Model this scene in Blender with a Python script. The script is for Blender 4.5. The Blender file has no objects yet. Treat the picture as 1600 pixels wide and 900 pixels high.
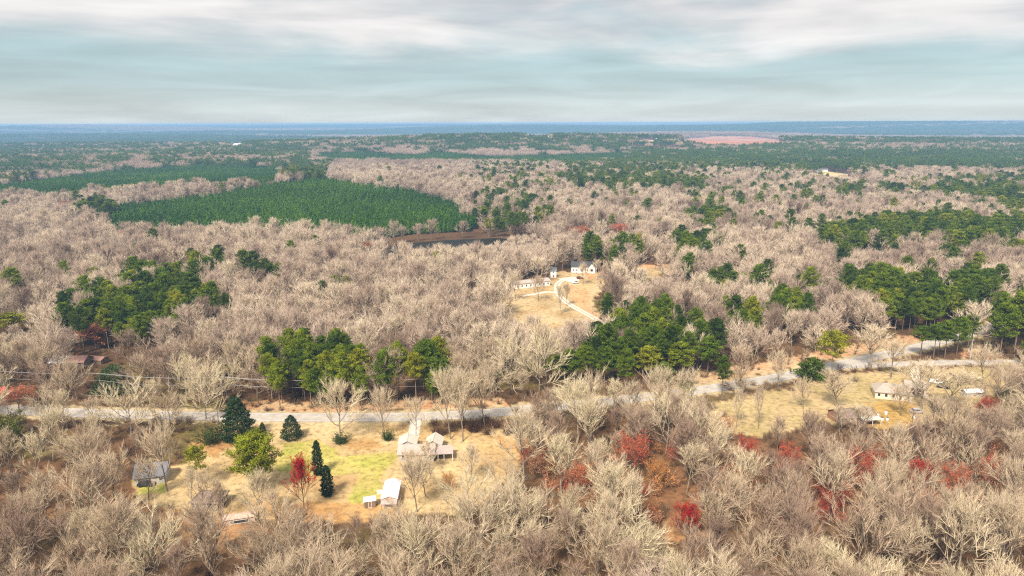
import bpy, math, random
import numpy as np
from mathutils import Vector, Matrix

R = math.radians
scene = bpy.context.scene
COL = scene.collection
rng = np.random.default_rng(7)
random.seed(7)

# ------------------------------------------------------------------ camera, sky, sun, exposure
CAM_H, PITCH, FPX, ROLL = 100.0, R(13.2), 1100.0, R(0.2)
cd = bpy.data.cameras.new('camera'); cam = bpy.data.objects.new('camera', cd); COL.objects.link(cam)
cam.location = (0, 0, CAM_H)
cam.rotation_euler = (Matrix.Rotation(math.pi/2 - PITCH, 4, 'X') @ Matrix.Rotation(-ROLL, 4, 'Z')).to_euler()
cd.sensor_width = 36.0; cd.lens = 36.0 * FPX / 1600.0
cd.clip_start = 1.0; cd.clip_end = 120000.0
scene.camera = cam

SUN_EL, SUN_AZ = R(48), R(205)          # azimuth clockwise from +Y (behind the camera, a little to the left)
w = bpy.data.worlds.new('World'); scene.world = w; w.use_nodes = True
nt = w.node_tree; nt.nodes.clear()
def N(tree, t, **kw):
    n = tree.nodes.new(t)
    for k, v in kw.items():
        if k == 'inp':
            for a, b in v.items(): n.inputs[a].default_value = b
        else: setattr(n, k, v)
    return n
def L(tree, a, b): tree.links.new(a, b)
def ramp(tree, stops, interp='LINEAR'):
    n = tree.nodes.new('ShaderNodeValToRGB'); n.color_ramp.interpolation = interp
    e = n.color_ramp.elements
    while len(e) > 1: e.remove(e[-1])
    e[0].position = stops[0][0]; e[0].color = (*stops[0][1], 1)
    for p, c in stops[1:]:
        x = e.new(p); x.color = (*c, 1)
    return n
def build_world():
    out = N(nt, 'ShaderNodeOutputWorld'); bg = N(nt, 'ShaderNodeBackground')
    sky = N(nt, 'ShaderNodeTexSky', sky_type='NISHITA', sun_disc=False, sun_elevation=SUN_EL, sun_rotation=SUN_AZ, altitude=100, air_density=1.0, dust_density=2.0)
    tc = N(nt, 'ShaderNodeTexCoord'); sep = N(nt, 'ShaderNodeSeparateXYZ'); L(nt, tc.outputs['Generated'], sep.inputs[0])
    # long flat cloud banks: direction stretched in elevation
    mp = N(nt, 'ShaderNodeMapping', inp={'Scale': (2.4, 1.2, 11.0), 'Location': (5.2, 2.1, 2.4), 'Rotation': (0.0, R(3.0), 0.0)}); L(nt, tc.outputs['Generated'], mp.inputs[0])
    n1 = N(nt, 'ShaderNodeTexNoise', inp={'Scale': 1.35, 'Detail': 6.0, 'Roughness': 0.5, 'Distortion': 0.35}); L(nt, mp.outputs[0], n1.inputs['Vector'])
    mp2 = N(nt, 'ShaderNodeMapping', inp={'Scale': (3.0, 1.5, 26.0), 'Location': (1.7, 0.4, 0.9)}); L(nt, tc.outputs['Generated'], mp2.inputs[0])
    n2 = N(nt, 'ShaderNodeTexNoise', inp={'Scale': 1.6, 'Detail': 5.0, 'Roughness': 0.5, 'Distortion': 0.5}); L(nt, mp2.outputs[0], n2.inputs['Vector'])
    # cover grows with elevation: thin teal gaps low, grey-white banks higher
    el = N(nt, 'ShaderNodeMapRange', interpolation_type='SMOOTHSTEP', inp={'From Min': 0.035, 'From Max': 0.15, 'To Min': -0.40, 'To Max': 0.25}); L(nt, sep.outputs['Z'], el.inputs['Value'])
    s1 = N(nt, 'ShaderNodeMath', operation='MULTIPLY_ADD', inp={1: 1.5, 2: -0.25}); L(nt, n1.outputs['Fac'], s1.inputs[0])
    s2 = N(nt, 'ShaderNodeMath', operation='ADD'); L(nt, s1.outputs[0], s2.inputs[0]); L(nt, el.outputs[0], s2.inputs[1])
    cov = ramp(nt, [(0.22, (0, 0, 0)), (0.78, (1, 1, 1))], 'EASE'); L(nt, s2.outputs[0], cov.inputs[0])
    # bank shade: grey undersides to white tops
    ccol = ramp(nt, [(0.27, (0.50, 0.52, 0.57)), (0.42, (0.64, 0.645, 0.67)), (0.56, (0.84, 0.825, 0.82)), (0.72, (0.99, 0.975, 0.965))])
    mixn = N(nt, 'ShaderNodeMath', operation='MULTIPLY_ADD', inp={1: 0.45, 2: -0.06}); L(nt, n2.outputs['Fac'], mixn.inputs[0])
    mixm = N(nt, 'ShaderNodeMath', operation='MULTIPLY_ADD', inp={1: 0.70}); L(nt, n1.outputs['Fac'], mixm.inputs[0]); L(nt, mixn.outputs[0], mixm.inputs[2])
    L(nt, mixm.outputs[0], ccol.inputs[0])
    # veil between the banks: pale at the horizon, teal above
    veil = ramp(nt, [(0.0, (0.75, 0.81, 0.81)), (0.022, (0.68, 0.765, 0.78)), (0.055, (0.50, 0.645, 0.68)), (0.11, (0.45, 0.62, 0.65)), (0.2, (0.48, 0.62, 0.64)), (1.0, (0.5, 0.6, 0.66))])
    L(nt, sep.outputs['Z'], veil.inputs[0])
    st = N(nt, 'ShaderNodeMapRange', inp={'From Min': 0.3, 'From Max': 0.7, 'To Min': 0.86, 'To Max': 1.16}); L(nt, n2.outputs['Fac'], st.inputs['Value'])
    vm = N(nt, 'ShaderNodeVectorMath', operation='SCALE'); L(nt, veil.outputs[0], vm.inputs[0]); L(nt, st.outputs[0], vm.inputs['Scale'])
    skm = N(nt, 'ShaderNodeVectorMath', operation='SCALE', inp={'Scale': 0.13}); L(nt, sky.outputs[0], skm.inputs[0])
    v2 = N(nt, 'ShaderNodeMix', data_type='RGBA', inp={0: 0.2}); L(nt, vm.outputs[0], v2.inputs[6]); L(nt, skm.outputs[0], v2.inputs[7])
    mx = N(nt, 'ShaderNodeMix', data_type='RGBA'); L(nt, cov.outputs[0], mx.inputs[0]); L(nt, v2.outputs[2], mx.inputs[6]); L(nt, ccol.outputs[0], mx.inputs[7])
    # overcast skies are brighter overhead
    zen = N(nt, 'ShaderNodeMapRange', inp={'From Min': 0.16, 'From Max': 0.9, 'To Min': 1.0, 'To Max': 1.15}); L(nt, sep.outputs['Z'], zen.inputs['Value'])
    fin = N(nt, 'ShaderNodeVectorMath', operation='SCALE'); L(nt, mx.outputs[2], fin.inputs[0]); L(nt, zen.outputs[0], fin.inputs['Scale'])
    L(nt, fin.outputs[0], bg.inputs['Color']); bg.inputs['Strength'].default_value = 1.0 * SKY_GAIN
    L(nt, bg.outputs[0], out.inputs['Surface'])
SKY_GAIN = 0.207
build_world()
sd = bpy.data.lights.new('sun', 'SUN'); sun = bpy.data.objects.new('sun', sd); COL.objects.link(sun)
sd.energy = 1.5; sd.angle = R(10); sd.color = (1.0, 0.90, 0.75)
sdir = Vector((math.sin(SUN_AZ)*math.cos(SUN_EL), math.cos(SUN_AZ)*math.cos(SUN_EL), math.sin(SUN_EL)))
sun.rotation_euler = sdir.to_track_quat('Z', 'Y').to_euler(); sun.location = (0, -50, 400)
vs = scene.view_settings
scene.display_settings.display_device = 'sRGB'
vs.view_transform = 'Standard'; vs.look = 'None'; vs.gamma = 1.0; vs.use_curve_mapping = False
vs.exposure = 2.32
cy = scene.cycles
cy.max_bounces = 4; cy.diffuse_bounces = 2; cy.glossy_bounces = 1; cy.transmission_bounces = 2; cy.volume_bounces = 0; cy.transparent_max_bounces = 4
cy.use_denoising = False; cy.sample_clamp_direct = 1.5; cy.sample_clamp_indirect = 0.8
cy.pixel_filter_type = 'BLACKMAN_HARRIS'; cy.filter_width = 1.2
HAZE_DENSITY = 1.4e-4

# ------------------------------------------------------------------ pixel <-> world helpers (photo is 1600 x 900)
_m = np.array(cam.rotation_euler.to_matrix())
RIGHT, UP, FWD = _m[:, 0], _m[:, 1], -_m[:, 2]
CAMP = np.array((0, 0, CAM_H))
def proj(P):
    d = np.asarray(P, float) - CAMP
    z = d @ FWD; z = np.where(np.abs(z) < 1e-6, 1e-6, z)
    return 800 + FPX * (d @ RIGHT) / z, 450 - FPX * (d @ UP) / z, z
def inpoly(x, y, poly):
    x = np.asarray(x, float); y = np.asarray(y, float); r = np.zeros(x.shape, bool)
    n = len(poly)
    for i in range(n):
        x0, y0 = poly[i]; x1, y1 = poly[(i+1) % n]
        if y0 == y1: continue
        c = ((y0 > y) != (y1 > y)) & (x < (x1-x0)*(y-y0)/(y1-y0) + x0)
        r ^= c
    return r
def inany(x, y, polys):
    r = np.zeros(np.shape(x), bool)
    for p in polys: r |= inpoly(x, y, p)
    return r
def vnoise(x, y, scale, seed=0):
    x = np.asarray(x, float)/scale; y = np.asarray(y, float)/scale
    xi = np.floor(x).astype(np.int64); yi = np.floor(y).astype(np.int64); fx = x-xi; fy = y-yi
    fx = fx*fx*(3-2*fx); fy = fy*fy*(3-2*fy)
    def h(a, b):
        n = (a*374761393 + b*668265263 + seed*974634221) & 0xffffffff
        n = ((n ^ (n >> 13))*1274126177) & 0xffffffff
        return ((n ^ (n >> 16)) & 0xffff)/65535.0
    return (h(xi, yi)*(1-fx)+h(xi+1, yi)*fx)*(1-fy) + (h(xi, yi+1)*(1-fx)+h(xi+1, yi+1)*fx)*fy
def fbm(x, y, scale, seed=0, o=4):
    s = 0; a = 0.5; t = 0
    for i in range(o):
        s = s + a*vnoise(x, y, scale, seed+i*17); t += a; a *= 0.5; scale *= 0.5
    return s/t
def sstep(a, b, x):
    t = np.clip((x-a)/(b-a), 0, 1); return t*t*(3-2*t)

def terrain(x, y):
    x = np.asarray(x, float); y = np.asarray(y, float); r = np.hypot(x, y)
    k = sstep(1000, 2600, r)
    h = k*(fbm(x*0.40, y, 1300, 3, 3)-0.47)*80 + sstep(2300, 4200, r)*(fbm(x*0.28, y, 1000, 43, 2)-0.5)*70
    h = h + sstep(3500, 9000, r)*(fbm(x*0.35, y, 2200, 11, 3)-0.42)*165 + sstep(6000, 14000, r)*28
    g = lambda cx, cy, sx, sy, a: a*np.exp(-((x-cx)/sx)**2-((y-cy)/sy)**2)
    h = h + g(-30, 2380, 640, 330, 15) + g(-800, 1750, 420, 260, 16) + g(1250, 4600, 1100, 700, 42) + g(3200, 7600, 3400, 900, 45) + g(-2600, 7000, 1300, 700, 35)
    return np.clip(h, -14, 84) * k + g(-330, 1040, 300, 155, 11)
def ground_at(px, py):
    """the point of the ground that the photo shows at a pixel"""
    d = FWD + RIGHT*(px-800)/FPX + UP*(450-py)/FPX
    t = 50.0; step = 5.0
    while t < 30000:
        p = CAMP + d*t
        if p[2] <= float(terrain(p[0], p[1])): break
        step = max(2.0, t*0.004); t += step
    for _ in range(12):
        step *= 0.5; p = CAMP + d*t
        t += -step if p[2] <= float(terrain(p[0], p[1])) else step
    p = CAMP + d*t
    return np.array((p[0], p[1], float(terrain(p[0], p[1]))))
def G(px, py): p = ground_at(px, py); return float(p[0]), float(p[1]), float(p[2])
def pxm(px, py):
    p = ground_at(px, py); return FPX/float((p-CAMP) @ FWD)

# ------------------------------------------------------------------ object helpers
def tag(o, label=None, cat=None, group=None, kind=None):
    if label: o['label'] = label
    if cat: o['category'] = cat
    if group: o['group'] = group
    if kind: o['kind'] = kind
    return o
def empty(name, loc, rz=0.0, label=None, cat=None, group=None, s=None):
    o = bpy.data.objects.new(name, None); COL.objects.link(o)
    o.location = loc; o.rotation_euler = (0, 0, rz)
    if s is not None: o.scale = s if hasattr(s, '__len__') else (s, s, s)
    return tag(o, label, cat, group)
def obj(name, me, parent=None, link=True):
    o = bpy.data.objects.new(name, me)
    if link: COL.objects.link(o)
    if parent is not None: o.parent = parent
    return o
def np_mesh(name, parts, smooth=False):
    """parts: list of (verts Nx3, faces Mxk, material). One mesh."""
    me = bpy.data.meshes.new(name)
    V = np.concatenate([np.asarray(p[0], np.float32) for p in parts])
    li, lt, mi, off = [], [], [], 0
    mats = []
    for v, f, m in parts:
        if m not in mats: mats.append(m)
        f = np.asarray(f, np.int32)
        li.append((f+off).ravel()); lt.append(np.full(len(f), f.shape[1], np.int32)); mi.append(np.full(len(f), mats.index(m), np.int32))
        off += len(v)
    li = np.concatenate(li); lt = np.concatenate(lt); mi = np.concatenate(mi)
    me.vertices.add(len(V)); me.vertices.foreach_set('co', V.ravel())
    me.loops.add(len(li)); me.loops.foreach_set('vertex_index', li)
    me.polygons.add(len(lt)); me.polygons.foreach_set('loop_start', np.concatenate([[0], np.cumsum(lt)[:-1]]).astype(np.int32))
    me.polygons.foreach_set('material_index', mi)
    if smooth: me.polygons.foreach_set('use_smooth', np.ones(len(lt), bool))
    for m in mats: me.materials.append(m)
    me.update(calc_edges=True); me.validate()
    return me
class MB:
    """collects polygons, makes one mesh object"""
    def __init__(s): s.v = []; s.f = []
    def poly(s, pts):
        b = len(s.v); s.v += [tuple(p) for p in pts]; s.f.append(tuple(range(b, b+len(pts))))
    def prism(s, bot, top):
        """closed prism between two loops of the same length"""
        n = len(bot); b = len(s.v); s.v += [tuple(p) for p in bot]+[tuple(p) for p in top]
        s.f.append(tuple(range(b+n-1, b-1, -1))); s.f.append(tuple(range(b+n, b+2*n)))
        for i in range(n): s.f.append((b+i, b+(i+1) % n, b+n+(i+1) % n, b+n+i))
    def box(s, x0, x1, y0, y1, z0, z1):
        s.prism([(x0, y0, z0), (x1, y0, z0), (x1, y1, z0), (x0, y1, z0)], [(x0, y0, z1), (x1, y0, z1), (x1, y1, z1), (x0, y1, z1)])
    def slab(s, pts, t):
        """a flat polygon given thickness t straight down"""
        s.prism([(p[0], p[1], p[2]-t) for p in pts], pts)
    def tube(s, pts, r, n=6):
        pts = [Vector(p) for p in pts]; b = len(s.v)
        for i, p in enumerate(pts):
            d = (pts[min(i+1, len(pts)-1)]-pts[max(i-1, 0)]).normalized()
            a = d.cross(Vector((0, 0, 1)) if abs(d.z) < 0.9 else Vector((1, 0, 0))).normalized(); c = d.cross(a)
            rr = r[i] if hasattr(r, '__len__') else r
            for k in range(n):
                t = 2*math.pi*k/n; s.v.append(tuple(p + a*math.cos(t)*rr + c*math.sin(t)*rr))
        for i in range(len(pts)-1):
            for k in range(n): s.f.append((b+i*n+k, b+i*n+(k+1) % n, b+(i+1)*n+(k+1) % n, b+(i+1)*n+k))
        s.f.append(tuple(b+k for k in range(n-1, -1, -1))); s.f.append(tuple(b+(len(pts)-1)*n+k for k in range(n)))
    def build(s, name, mat, parent=None):
        me = bpy.data.meshes.new(name); me.from_pydata(s.v, [], s.f); me.materials.append(mat); me.update()
        return obj(name, me, parent)

# ------------------------------------------------------------------ materials
MATS = {}
def newmat(name):
    m = bpy.data.materials.new(name); m.use_nodes = True; t = m.node_tree; t.nodes.clear()
    out = N(t, 'ShaderNodeOutputMaterial'); b = N(t, 'ShaderNodeBsdfPrincipled'); L(t, b.outputs[0], out.inputs['Surface'])
    b.inputs['Roughness'].default_value = 0.85; b.inputs['Specular IOR Level'].default_value = 0.2
    MATS[name] = m
    return m, t, b
def tinted(name, stops, var=0.25, nscale=0.9, rough=0.85, trans=0.0, spec=0.15):
    """colour picked along a ramp by the object's own 'tint' value, broken up by a noise in the object"""
    m, t, b = newmat(name)
    at = N(t, 'ShaderNodeAttribute', attribute_type='INSTANCER', attribute_name='tint')
    rp = ramp(t, stops); L(t, at.outputs['Fac'], rp.inputs[0])
    tc = N(t, 'ShaderNodeTexCoord'); nz = N(t, 'ShaderNodeTexNoise', inp={'Scale': nscale, 'Detail': 3.0}); L(t, tc.outputs['Object'], nz.inputs['Vector'])
    mr = N(t, 'ShaderNodeMapRange', inp={'From Min': 0.3, 'From Max': 0.7, 'To Min': 1-var, 'To Max': 1+var}); L(t, nz.outputs['Fac'], mr.inputs['Value'])
    sc = N(t, 'ShaderNodeVectorMath', operation='SCALE'); L(t, rp.outputs[0], sc.inputs[0]); L(t, mr.outputs[0], sc.inputs['Scale'])
    L(t, sc.outputs[0], b.inputs['Base Color']); b.inputs['Roughness'].default_value = rough; b.inputs['Specular IOR Level'].default_value = spec
    if trans:
        tr = N(t, 'ShaderNodeBsdfTranslucent'); L(t, sc.outputs[0], tr.inputs['Color'])
        ms = N(t, 'ShaderNodeMixShader', inp={0: trans}); L(t, b.outputs[0], ms.inputs[1]); L(t, tr.outputs[0], ms.inputs[2])
        L(t, ms.outputs[0], [n for n in t.nodes if n.type == 'OUTPUT_MATERIAL'][0].inputs['Surface'])
    return m
def plain(name, c, rough=0.7, var=0.15, nscale=1.5, c2=None, streak=None, metal=0.0, spec=0.3):
    m, t, b = newmat(name)
    tc = N(t, 'ShaderNodeTexCoord'); mp = N(t, 'ShaderNodeMapping', inp={'Scale': streak or (1, 1, 1)}); L(t, tc.outputs['Object'], mp.inputs[0])
    nz = N(t, 'ShaderNodeTexNoise', inp={'Scale': nscale, 'Detail': 5.0, 'Roughness': 0.6}); L(t, mp.outputs[0], nz.inputs['Vector'])
    a = [max(0, x*(1-var)) for x in c]; d = c2 if c2 else [min(1, x*(1+var)) for x in c]
    rp = ramp(t, [(0.35, a), (0.65, d)]); L(t, nz.outputs['Fac'], rp.inputs[0]); L(t, rp.outputs[0], b.inputs['Base Color'])
    b.inputs['Roughness'].default_value = rough; b.inputs['Metallic'].default_value = metal; b.inputs['Specular IOR Level'].default_value = spec
    return m
TWIGFAR = tinted('far_twig_bark', [(0.0, (0.26, 0.18, 0.135)), (0.3, (0.42, 0.315, 0.245)), (0.6, (0.58, 0.455, 0.355)), (1.0, (0.72, 0.60, 0.45))], 0.25)
TWIG = tinted('twig_bark', [(0.0, (0.25, 0.165, 0.12)), (0.25, (0.38, 0.27, 0.20)), (0.5, (0.51, 0.395, 0.275)), (0.75, (0.61, 0.495, 0.35)), (1.0, (0.68, 0.58, 0.39))], 0.2)
BARK = tinted('trunk_bark', [(0.0, (0.11, 0.08, 0.06)), (0.5, (0.17, 0.13, 0.10)), (1.0, (0.27, 0.23, 0.18))], 0.3)
PBARK = tinted('pine_bark', [(0.0, (0.13, 0.09, 0.065)), (1.0, (0.24, 0.18, 0.14))], 0.3)
NEEDLE = tinted('pine_needles', [(0.0, (0.045, 0.080, 0.006)), (0.35, (0.105, 0.160, 0.008)), (0.7, (0.185, 0.235, 0.011)), (1.0, (0.28, 0.28, 0.016))], 0.55, 0.4, 0.6, 0.3)
DARKLEAF = tinted('dark_evergreen_leaf', [(0.0, (0.016, 0.032, 0.012)), (0.5, (0.03, 0.06, 0.018)), (1.0, (0.055, 0.085, 0.02))], 0.3, 0.8, 0.6, 0.15)
PLANT = tinted('plantation_needles', [(0.0, (0.030, 0.085, 0.003)), (0.5, (0.075, 0.175, 0.004)), (1.0, (0.15, 0.27, 0.005))], 0.3, 0.5, 0.6, 0.25)
REDBUD = tinted('red_buds', [(0.0, (0.42, 0.008, 0.010)), (0.3, (0.50, 0.065, 0.035)), (0.55, (0.55, 0.16, 0.07)), (0.8, (0.48, 0.24, 0.13)), (1.0, (0.55, 0.22, 0.02))], 0.3, 0.8, 0.7, 0.25)
REDTWIG = tinted('reddish_twig_bark', [(0.0, (0.22, 0.06, 0.045)), (0.5, (0.34, 0.17, 0.12)), (1.0, (0.40, 0.27, 0.17))], 0.2)
BRUSH = tinted('brush_stems', [(0.0, (0.11, 0.055, 0.032)), (0.5, (0.21, 0.135, 0.08)), (1.0, (0.46, 0.37, 0.24))], 0.3)
GREENBUSH = tinted('green_bush_leaf', [(0.0, (0.05, 0.075, 0.02)), (1.0, (0.14, 0.15, 0.03))], 0.3, 0.8, 0.7, 0.2)

# ------------------------------------------------------------------ plant shapes
def prisms(segs, n):
    """segs: array rows p0(3) p1(3) r0 r1 -> verts, quads"""
    s = np.asarray(segs, float); p0, p1 = s[:, :3], s[:, 3:6]; r0, r1 = s[:, 6:7], s[:, 7:8]
    d = p1-p0; d /= np.maximum(np.linalg.norm(d, axis=1, keepdims=True), 1e-6)
    ref = np.where(np.abs(d[:, 2:3]) < 0.9, np.array([[0, 0, 1.0]]), np.array([[1.0, 0, 0]]))
    a = np.cross(d, ref); a /= np.linalg.norm(a, axis=1, keepdims=True); b = np.cross(d, a)
    rings0, rings1 = [], []
    for k in range(n):
        t = 2*math.pi*k/n; o = a*math.cos(t)+b*math.sin(t)
        rings0.append(p0+o*r0); rings1.append(p1+o*r1)
    V = np.stack(rings0+rings1, axis=1).reshape(-1, 3)
    base = (np.arange(len(s))*2*n)[:, None]
    F = np.concatenate([base+np.array([[k, (k+1) % n, n+(k+1) % n, n+k]]) for k in range(n)])
    return V, F
def leaf_tris(c, size, rs, up=0.3, aspect=0.35, out=None):
    """one blade triangle per centre"""
    n = len(c); d = rs.normal(size=(n, 3)); d[:, 2] += up
    if out is not None: d += out
    d /= np.linalg.norm(d, axis=1, keepdims=True)
    e = np.cross(d, rs.normal(size=(n, 3))); e /= np.maximum(np.linalg.norm(e, axis=1, keepdims=True), 1e-6)
    s = (size*rs.uniform(0.7, 1.3, n))[:, None]
    V = np.stack([c-d*s*0.5+e*s*aspect*0.5, c-d*s*0.5-e*s*aspect*0.5, c+d*s*0.5], axis=1).reshape(-1, 3)
    return V, np.arange(n*3).reshape(-1, 3)

def bare_segs(seed, H, W, style, rich=1.0, thick=1.0, bold=1.0):
    rs = random.Random(seed); fine = []; coarse = []
    def rv(s): return Vector((rs.gauss(0, s), rs.gauss(0, s), rs.gauss(0, s)))
    def path(p, d, length, n, r0, r1, lift, wig, store):
        pts = [p.copy()]; step = length/n; d = d.normalized(); out = [(p.copy(), d.copy())]
        for i in range(n):
            d = (d + Vector((0, 0, lift)) + rv(wig)).normalized(); q = p + d*step
            ra = r0+(r1-r0)*i/n; rb = r0+(r1-r0)*(i+1)/n
            store.append((*p, *q, ra, rb)); p = q; out.append((p.copy(), d.copy()))
        return out
    fork = {'broad': 0.22, 'vase': 0.30, 'narrow': 0.38}[style]
    spread = {'broad': (35, 72), 'vase': (18, 52), 'narrow': (12, 36)}[style]
    rt = 0.0135*H
    trunk = path(Vector((0, 0, -0.3)), Vector((rs.gauss(0, 0.05), rs.gauss(0, 0.05), 1)), H*(0.72 if style != 'broad' else 0.55), 7, rt*1.15, rt*0.3, 0.05, 0.05, coarse)
    nl = {'broad': 10, 'vase': 10, 'narrow': 11}[style]
    for i in range(nl):
        t = fork + (0.98-fork)*(i/(nl-1))**0.85
        k = min(int(t*7), 6); f = t*7-k; p = trunk[k][0].lerp(trunk[k+1][0], f)
        az = i*2.399+rs.uniform(-0.5, 0.5); th = R(spread[1]+(spread[0]-spread[1])*(i/(nl-1))+rs.uniform(-8, 8))
        d = Vector((math.cos(az)*math.sin(th), math.sin(az)*math.sin(th), math.cos(th)))
        # reach of the crown ellipsoid
        ln = min((H-p.z)*0.95/max(math.cos(th)+0.25, 0.3), W*0.5/max(math.sin(th), 0.25))*rs.uniform(0.82, 1.12)
        rl = rt*(0.58-0.25*t)
        limb = path(p, d, ln, 6, rl, 0.05*thick, 0.085, 0.09, coarse)
        nb = max(4, int(9*rich))
        for j in range(nb):
            tt = 0.22+0.78*(j+rs.random()*0.6)/nb; kk = min(int(tt*6), 5); pp, dd = limb[kk]; pp = pp.lerp(limb[kk+1][0], tt*6-kk)
            side = dd.cross(rv(1)).normalized(); bd = (dd*0.75+side*0.75+Vector((0, 0, 0.18)))
            bl = ln*(0.42-0.20*tt)*rs.uniform(0.7, 1.2)+0.8
            br = path(pp, bd, bl, 3, 0.075*thick*bold, 0.046*thick*bold, 0.09, 0.07, coarse if thick > 1.4 else fine)
            nbl = max(3, int(5.5*rich))
            for a in range(nbl):
                ta = 0.25+0.75*(a+rs.random()*0.5)/nbl; ka = min(int(ta*3), 2); pa, da = br[ka]; pa = pa.lerp(br[ka+1][0], ta*3-ka)
                s2 = da.cross(rv(1)).normalized(); b2 = da*0.9+s2*0.55+Vector((0, 0, 0.25))
                bb = path(pa, b2, rs.uniform(1.0, 2.0), 2, 0.042*thick*bold, 0.024*thick*bold, 0.09, 0.07, fine)
                for q in range(max(2, int(5*rich))):
                    kq = rs.choice((0, 1, 1, 2)); pq, dq = bb[kq]; s3 = dq.cross(rv(1)).normalized()
                    td = (dq*0.9+s3*0.45+Vector((0, 0, 0.25))).normalized(); tl = rs.uniform(0.6, 1.25)
                    fine.append((*pq, *(pq+td*tl), 0.022*thick*bold, 0.010*thick*bold))
    return np.array(coarse), np.array(fine)
def bare_meshes(seed, H, W, style, rich=1.0, thick=1.0, twig=None, bark=None, buds=0, bold=1.0, blow=0.35):
    c, f = bare_segs(seed, H, W, style, rich, thick, bold)
    rs = np.random.default_rng(seed)
    tv, tf = prisms(c, 5); cv, cf = prisms(f, 3)
    tp = [(tv, tf, bark or BARK)]; cp = [(cv, cf, twig or TWIG)]
    if buds:
        ends = f[f[:, 6] < 0.0225*thick*bold][:, 3:6]; ends = ends[ends[:, 2] > blow*H]; i = rs.integers(0, len(ends), buds)
        lv, lf = leaf_tris(ends[i]+rs.normal(scale=0.22, size=(buds, 3)), 0.34, rs, 0.3, 0.6); cp.append((lv, lf, REDBUD))
    return tp, cp
def pine_parts(seed, H, W, base, lod=1.0, leaf=None, droop=0.0, blade=0.75, yl=1.0):
    rs = np.random.default_rng(seed); segs = []; cen = []; outd = []
    lean = rs.normal(scale=0.012, size=2)
    ax = lambda z: np.array((lean[0]*z, lean[1]*z, z))
    nseg = 6
    for i in range(nseg):
        z0, z1 = H*0.97*i/nseg, H*0.97*(i+1)/nseg; r0 = 0.0125*H*(1-0.8*i/nseg); r1 = 0.0125*H*(1-0.8*(i+1)/nseg)
        segs.append((*(ax(z0) if i else ax(-0.3)), *ax(z1), r0, r1))
    nw = int(13*max(lod, 0.6)); az0 = 0
    for i in range(nw):
        t = (i+rs.uniform(0, 0.8))/nw; z = H*(base+(1-base)*t)
        prof = math.sin(math.pi*min(1, 0.18+0.82*t))**0.75*(1.08-0.4*t) if base > 0.2 else (1-t)**0.8+0.05
        nb = rs.integers(4, 7)
        az0 += 1.1
        for k in range(nb):
            if rs.random() < 0.12: continue
            az = az0+k*2*math.pi/nb+rs.normal(scale=0.25); ln = W*0.5*prof*rs.uniform(0.6, 1.15)+0.3
            up = rs.uniform(0.05, 0.45)-droop+0.5*t
            d = np.array((math.cos(az), math.sin(az), up)); d /= np.linalg.norm(d)
            p0 = ax(z); p1 = p0+d*ln
            segs.append((*p0, *p1, 0.05, 0.02))
            for u in ((0.45, 0.75, 1.0) if ln > 1.6 else (0.7, 1.0)):
                m = int(30*lod*yl); rad = np.array((0.62, 0.62, 0.36))*(0.7+0.12*ln)
                c = p0+d*ln*u+np.array((0, 0, 0.1))+rs.normal(size=(m, 3))*rad*0.62
                cen.append(c); outd.append(np.tile(d*np.array((0.7, 0.7, 0.3))+np.array((0, 0, 0.35)), (m, 1)))
    m = int(40*lod); cen.append(ax(H*0.97)+rs.normal(size=(m, 3))*np.array((0.5, 0.5, 0.6))); outd.append(np.tile((0, 0, 0.8), (m, 1)))
    cen = np.concatenate(cen); outd = np.concatenate(outd)
    lv, lf = leaf_tris(cen, blade, rs, 0.2, 0.34, outd)
    tv, tf = prisms(segs, 5)
    return [(tv, tf, PBARK)], [(lv, lf, leaf or NEEDLE)]
def cone_parts(seed, H, W, n, leaf, size=0.45, power=0.8, low=0.02, lump=0.18):
    """a dense evergreen clothed to the ground, with ragged lobes"""
    rs = np.random.default_rng(seed)
    u = rs.random(n)**0.75; z = H*(low+(1-low)*(1-u)*1.0); t = (z/H-low)/(1-low)
    prof = (np.sin(np.pi*np.clip(0.16+0.84*t, 0, 1))**power if power < 0 else (1-t)**power*np.clip(0.55+t*3, 0, 1))
    az = rs.uniform(0, 2*math.pi, n)
    lob = 1+lump*np.sin(az*5+z*2.1+seed)+lump*np.sin(az*3-z*3.3)
    r = W*0.5*prof*lob*(1-0.45*rs.random(n)**2.2)
    c = np.stack([np.cos(az)*r, np.sin(az)*r, z], 1); o = np.stack([np.cos(az), np.sin(az), np.full(n, 0.4)], 1)
    lv, lf = leaf_tris(c, size, rs, 0.2, 0.55, o)
    tv, tf = prisms([(0, 0, -0.2, 0, 0, H*0.5, 0.02*H, 0.012*H), (0, 0, H*0.5, 0, 0, H*0.92, 0.012*H, 0.004*H)], 5)
    return [(tv, tf, PBARK)], [(lv, lf, leaf)]
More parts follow.
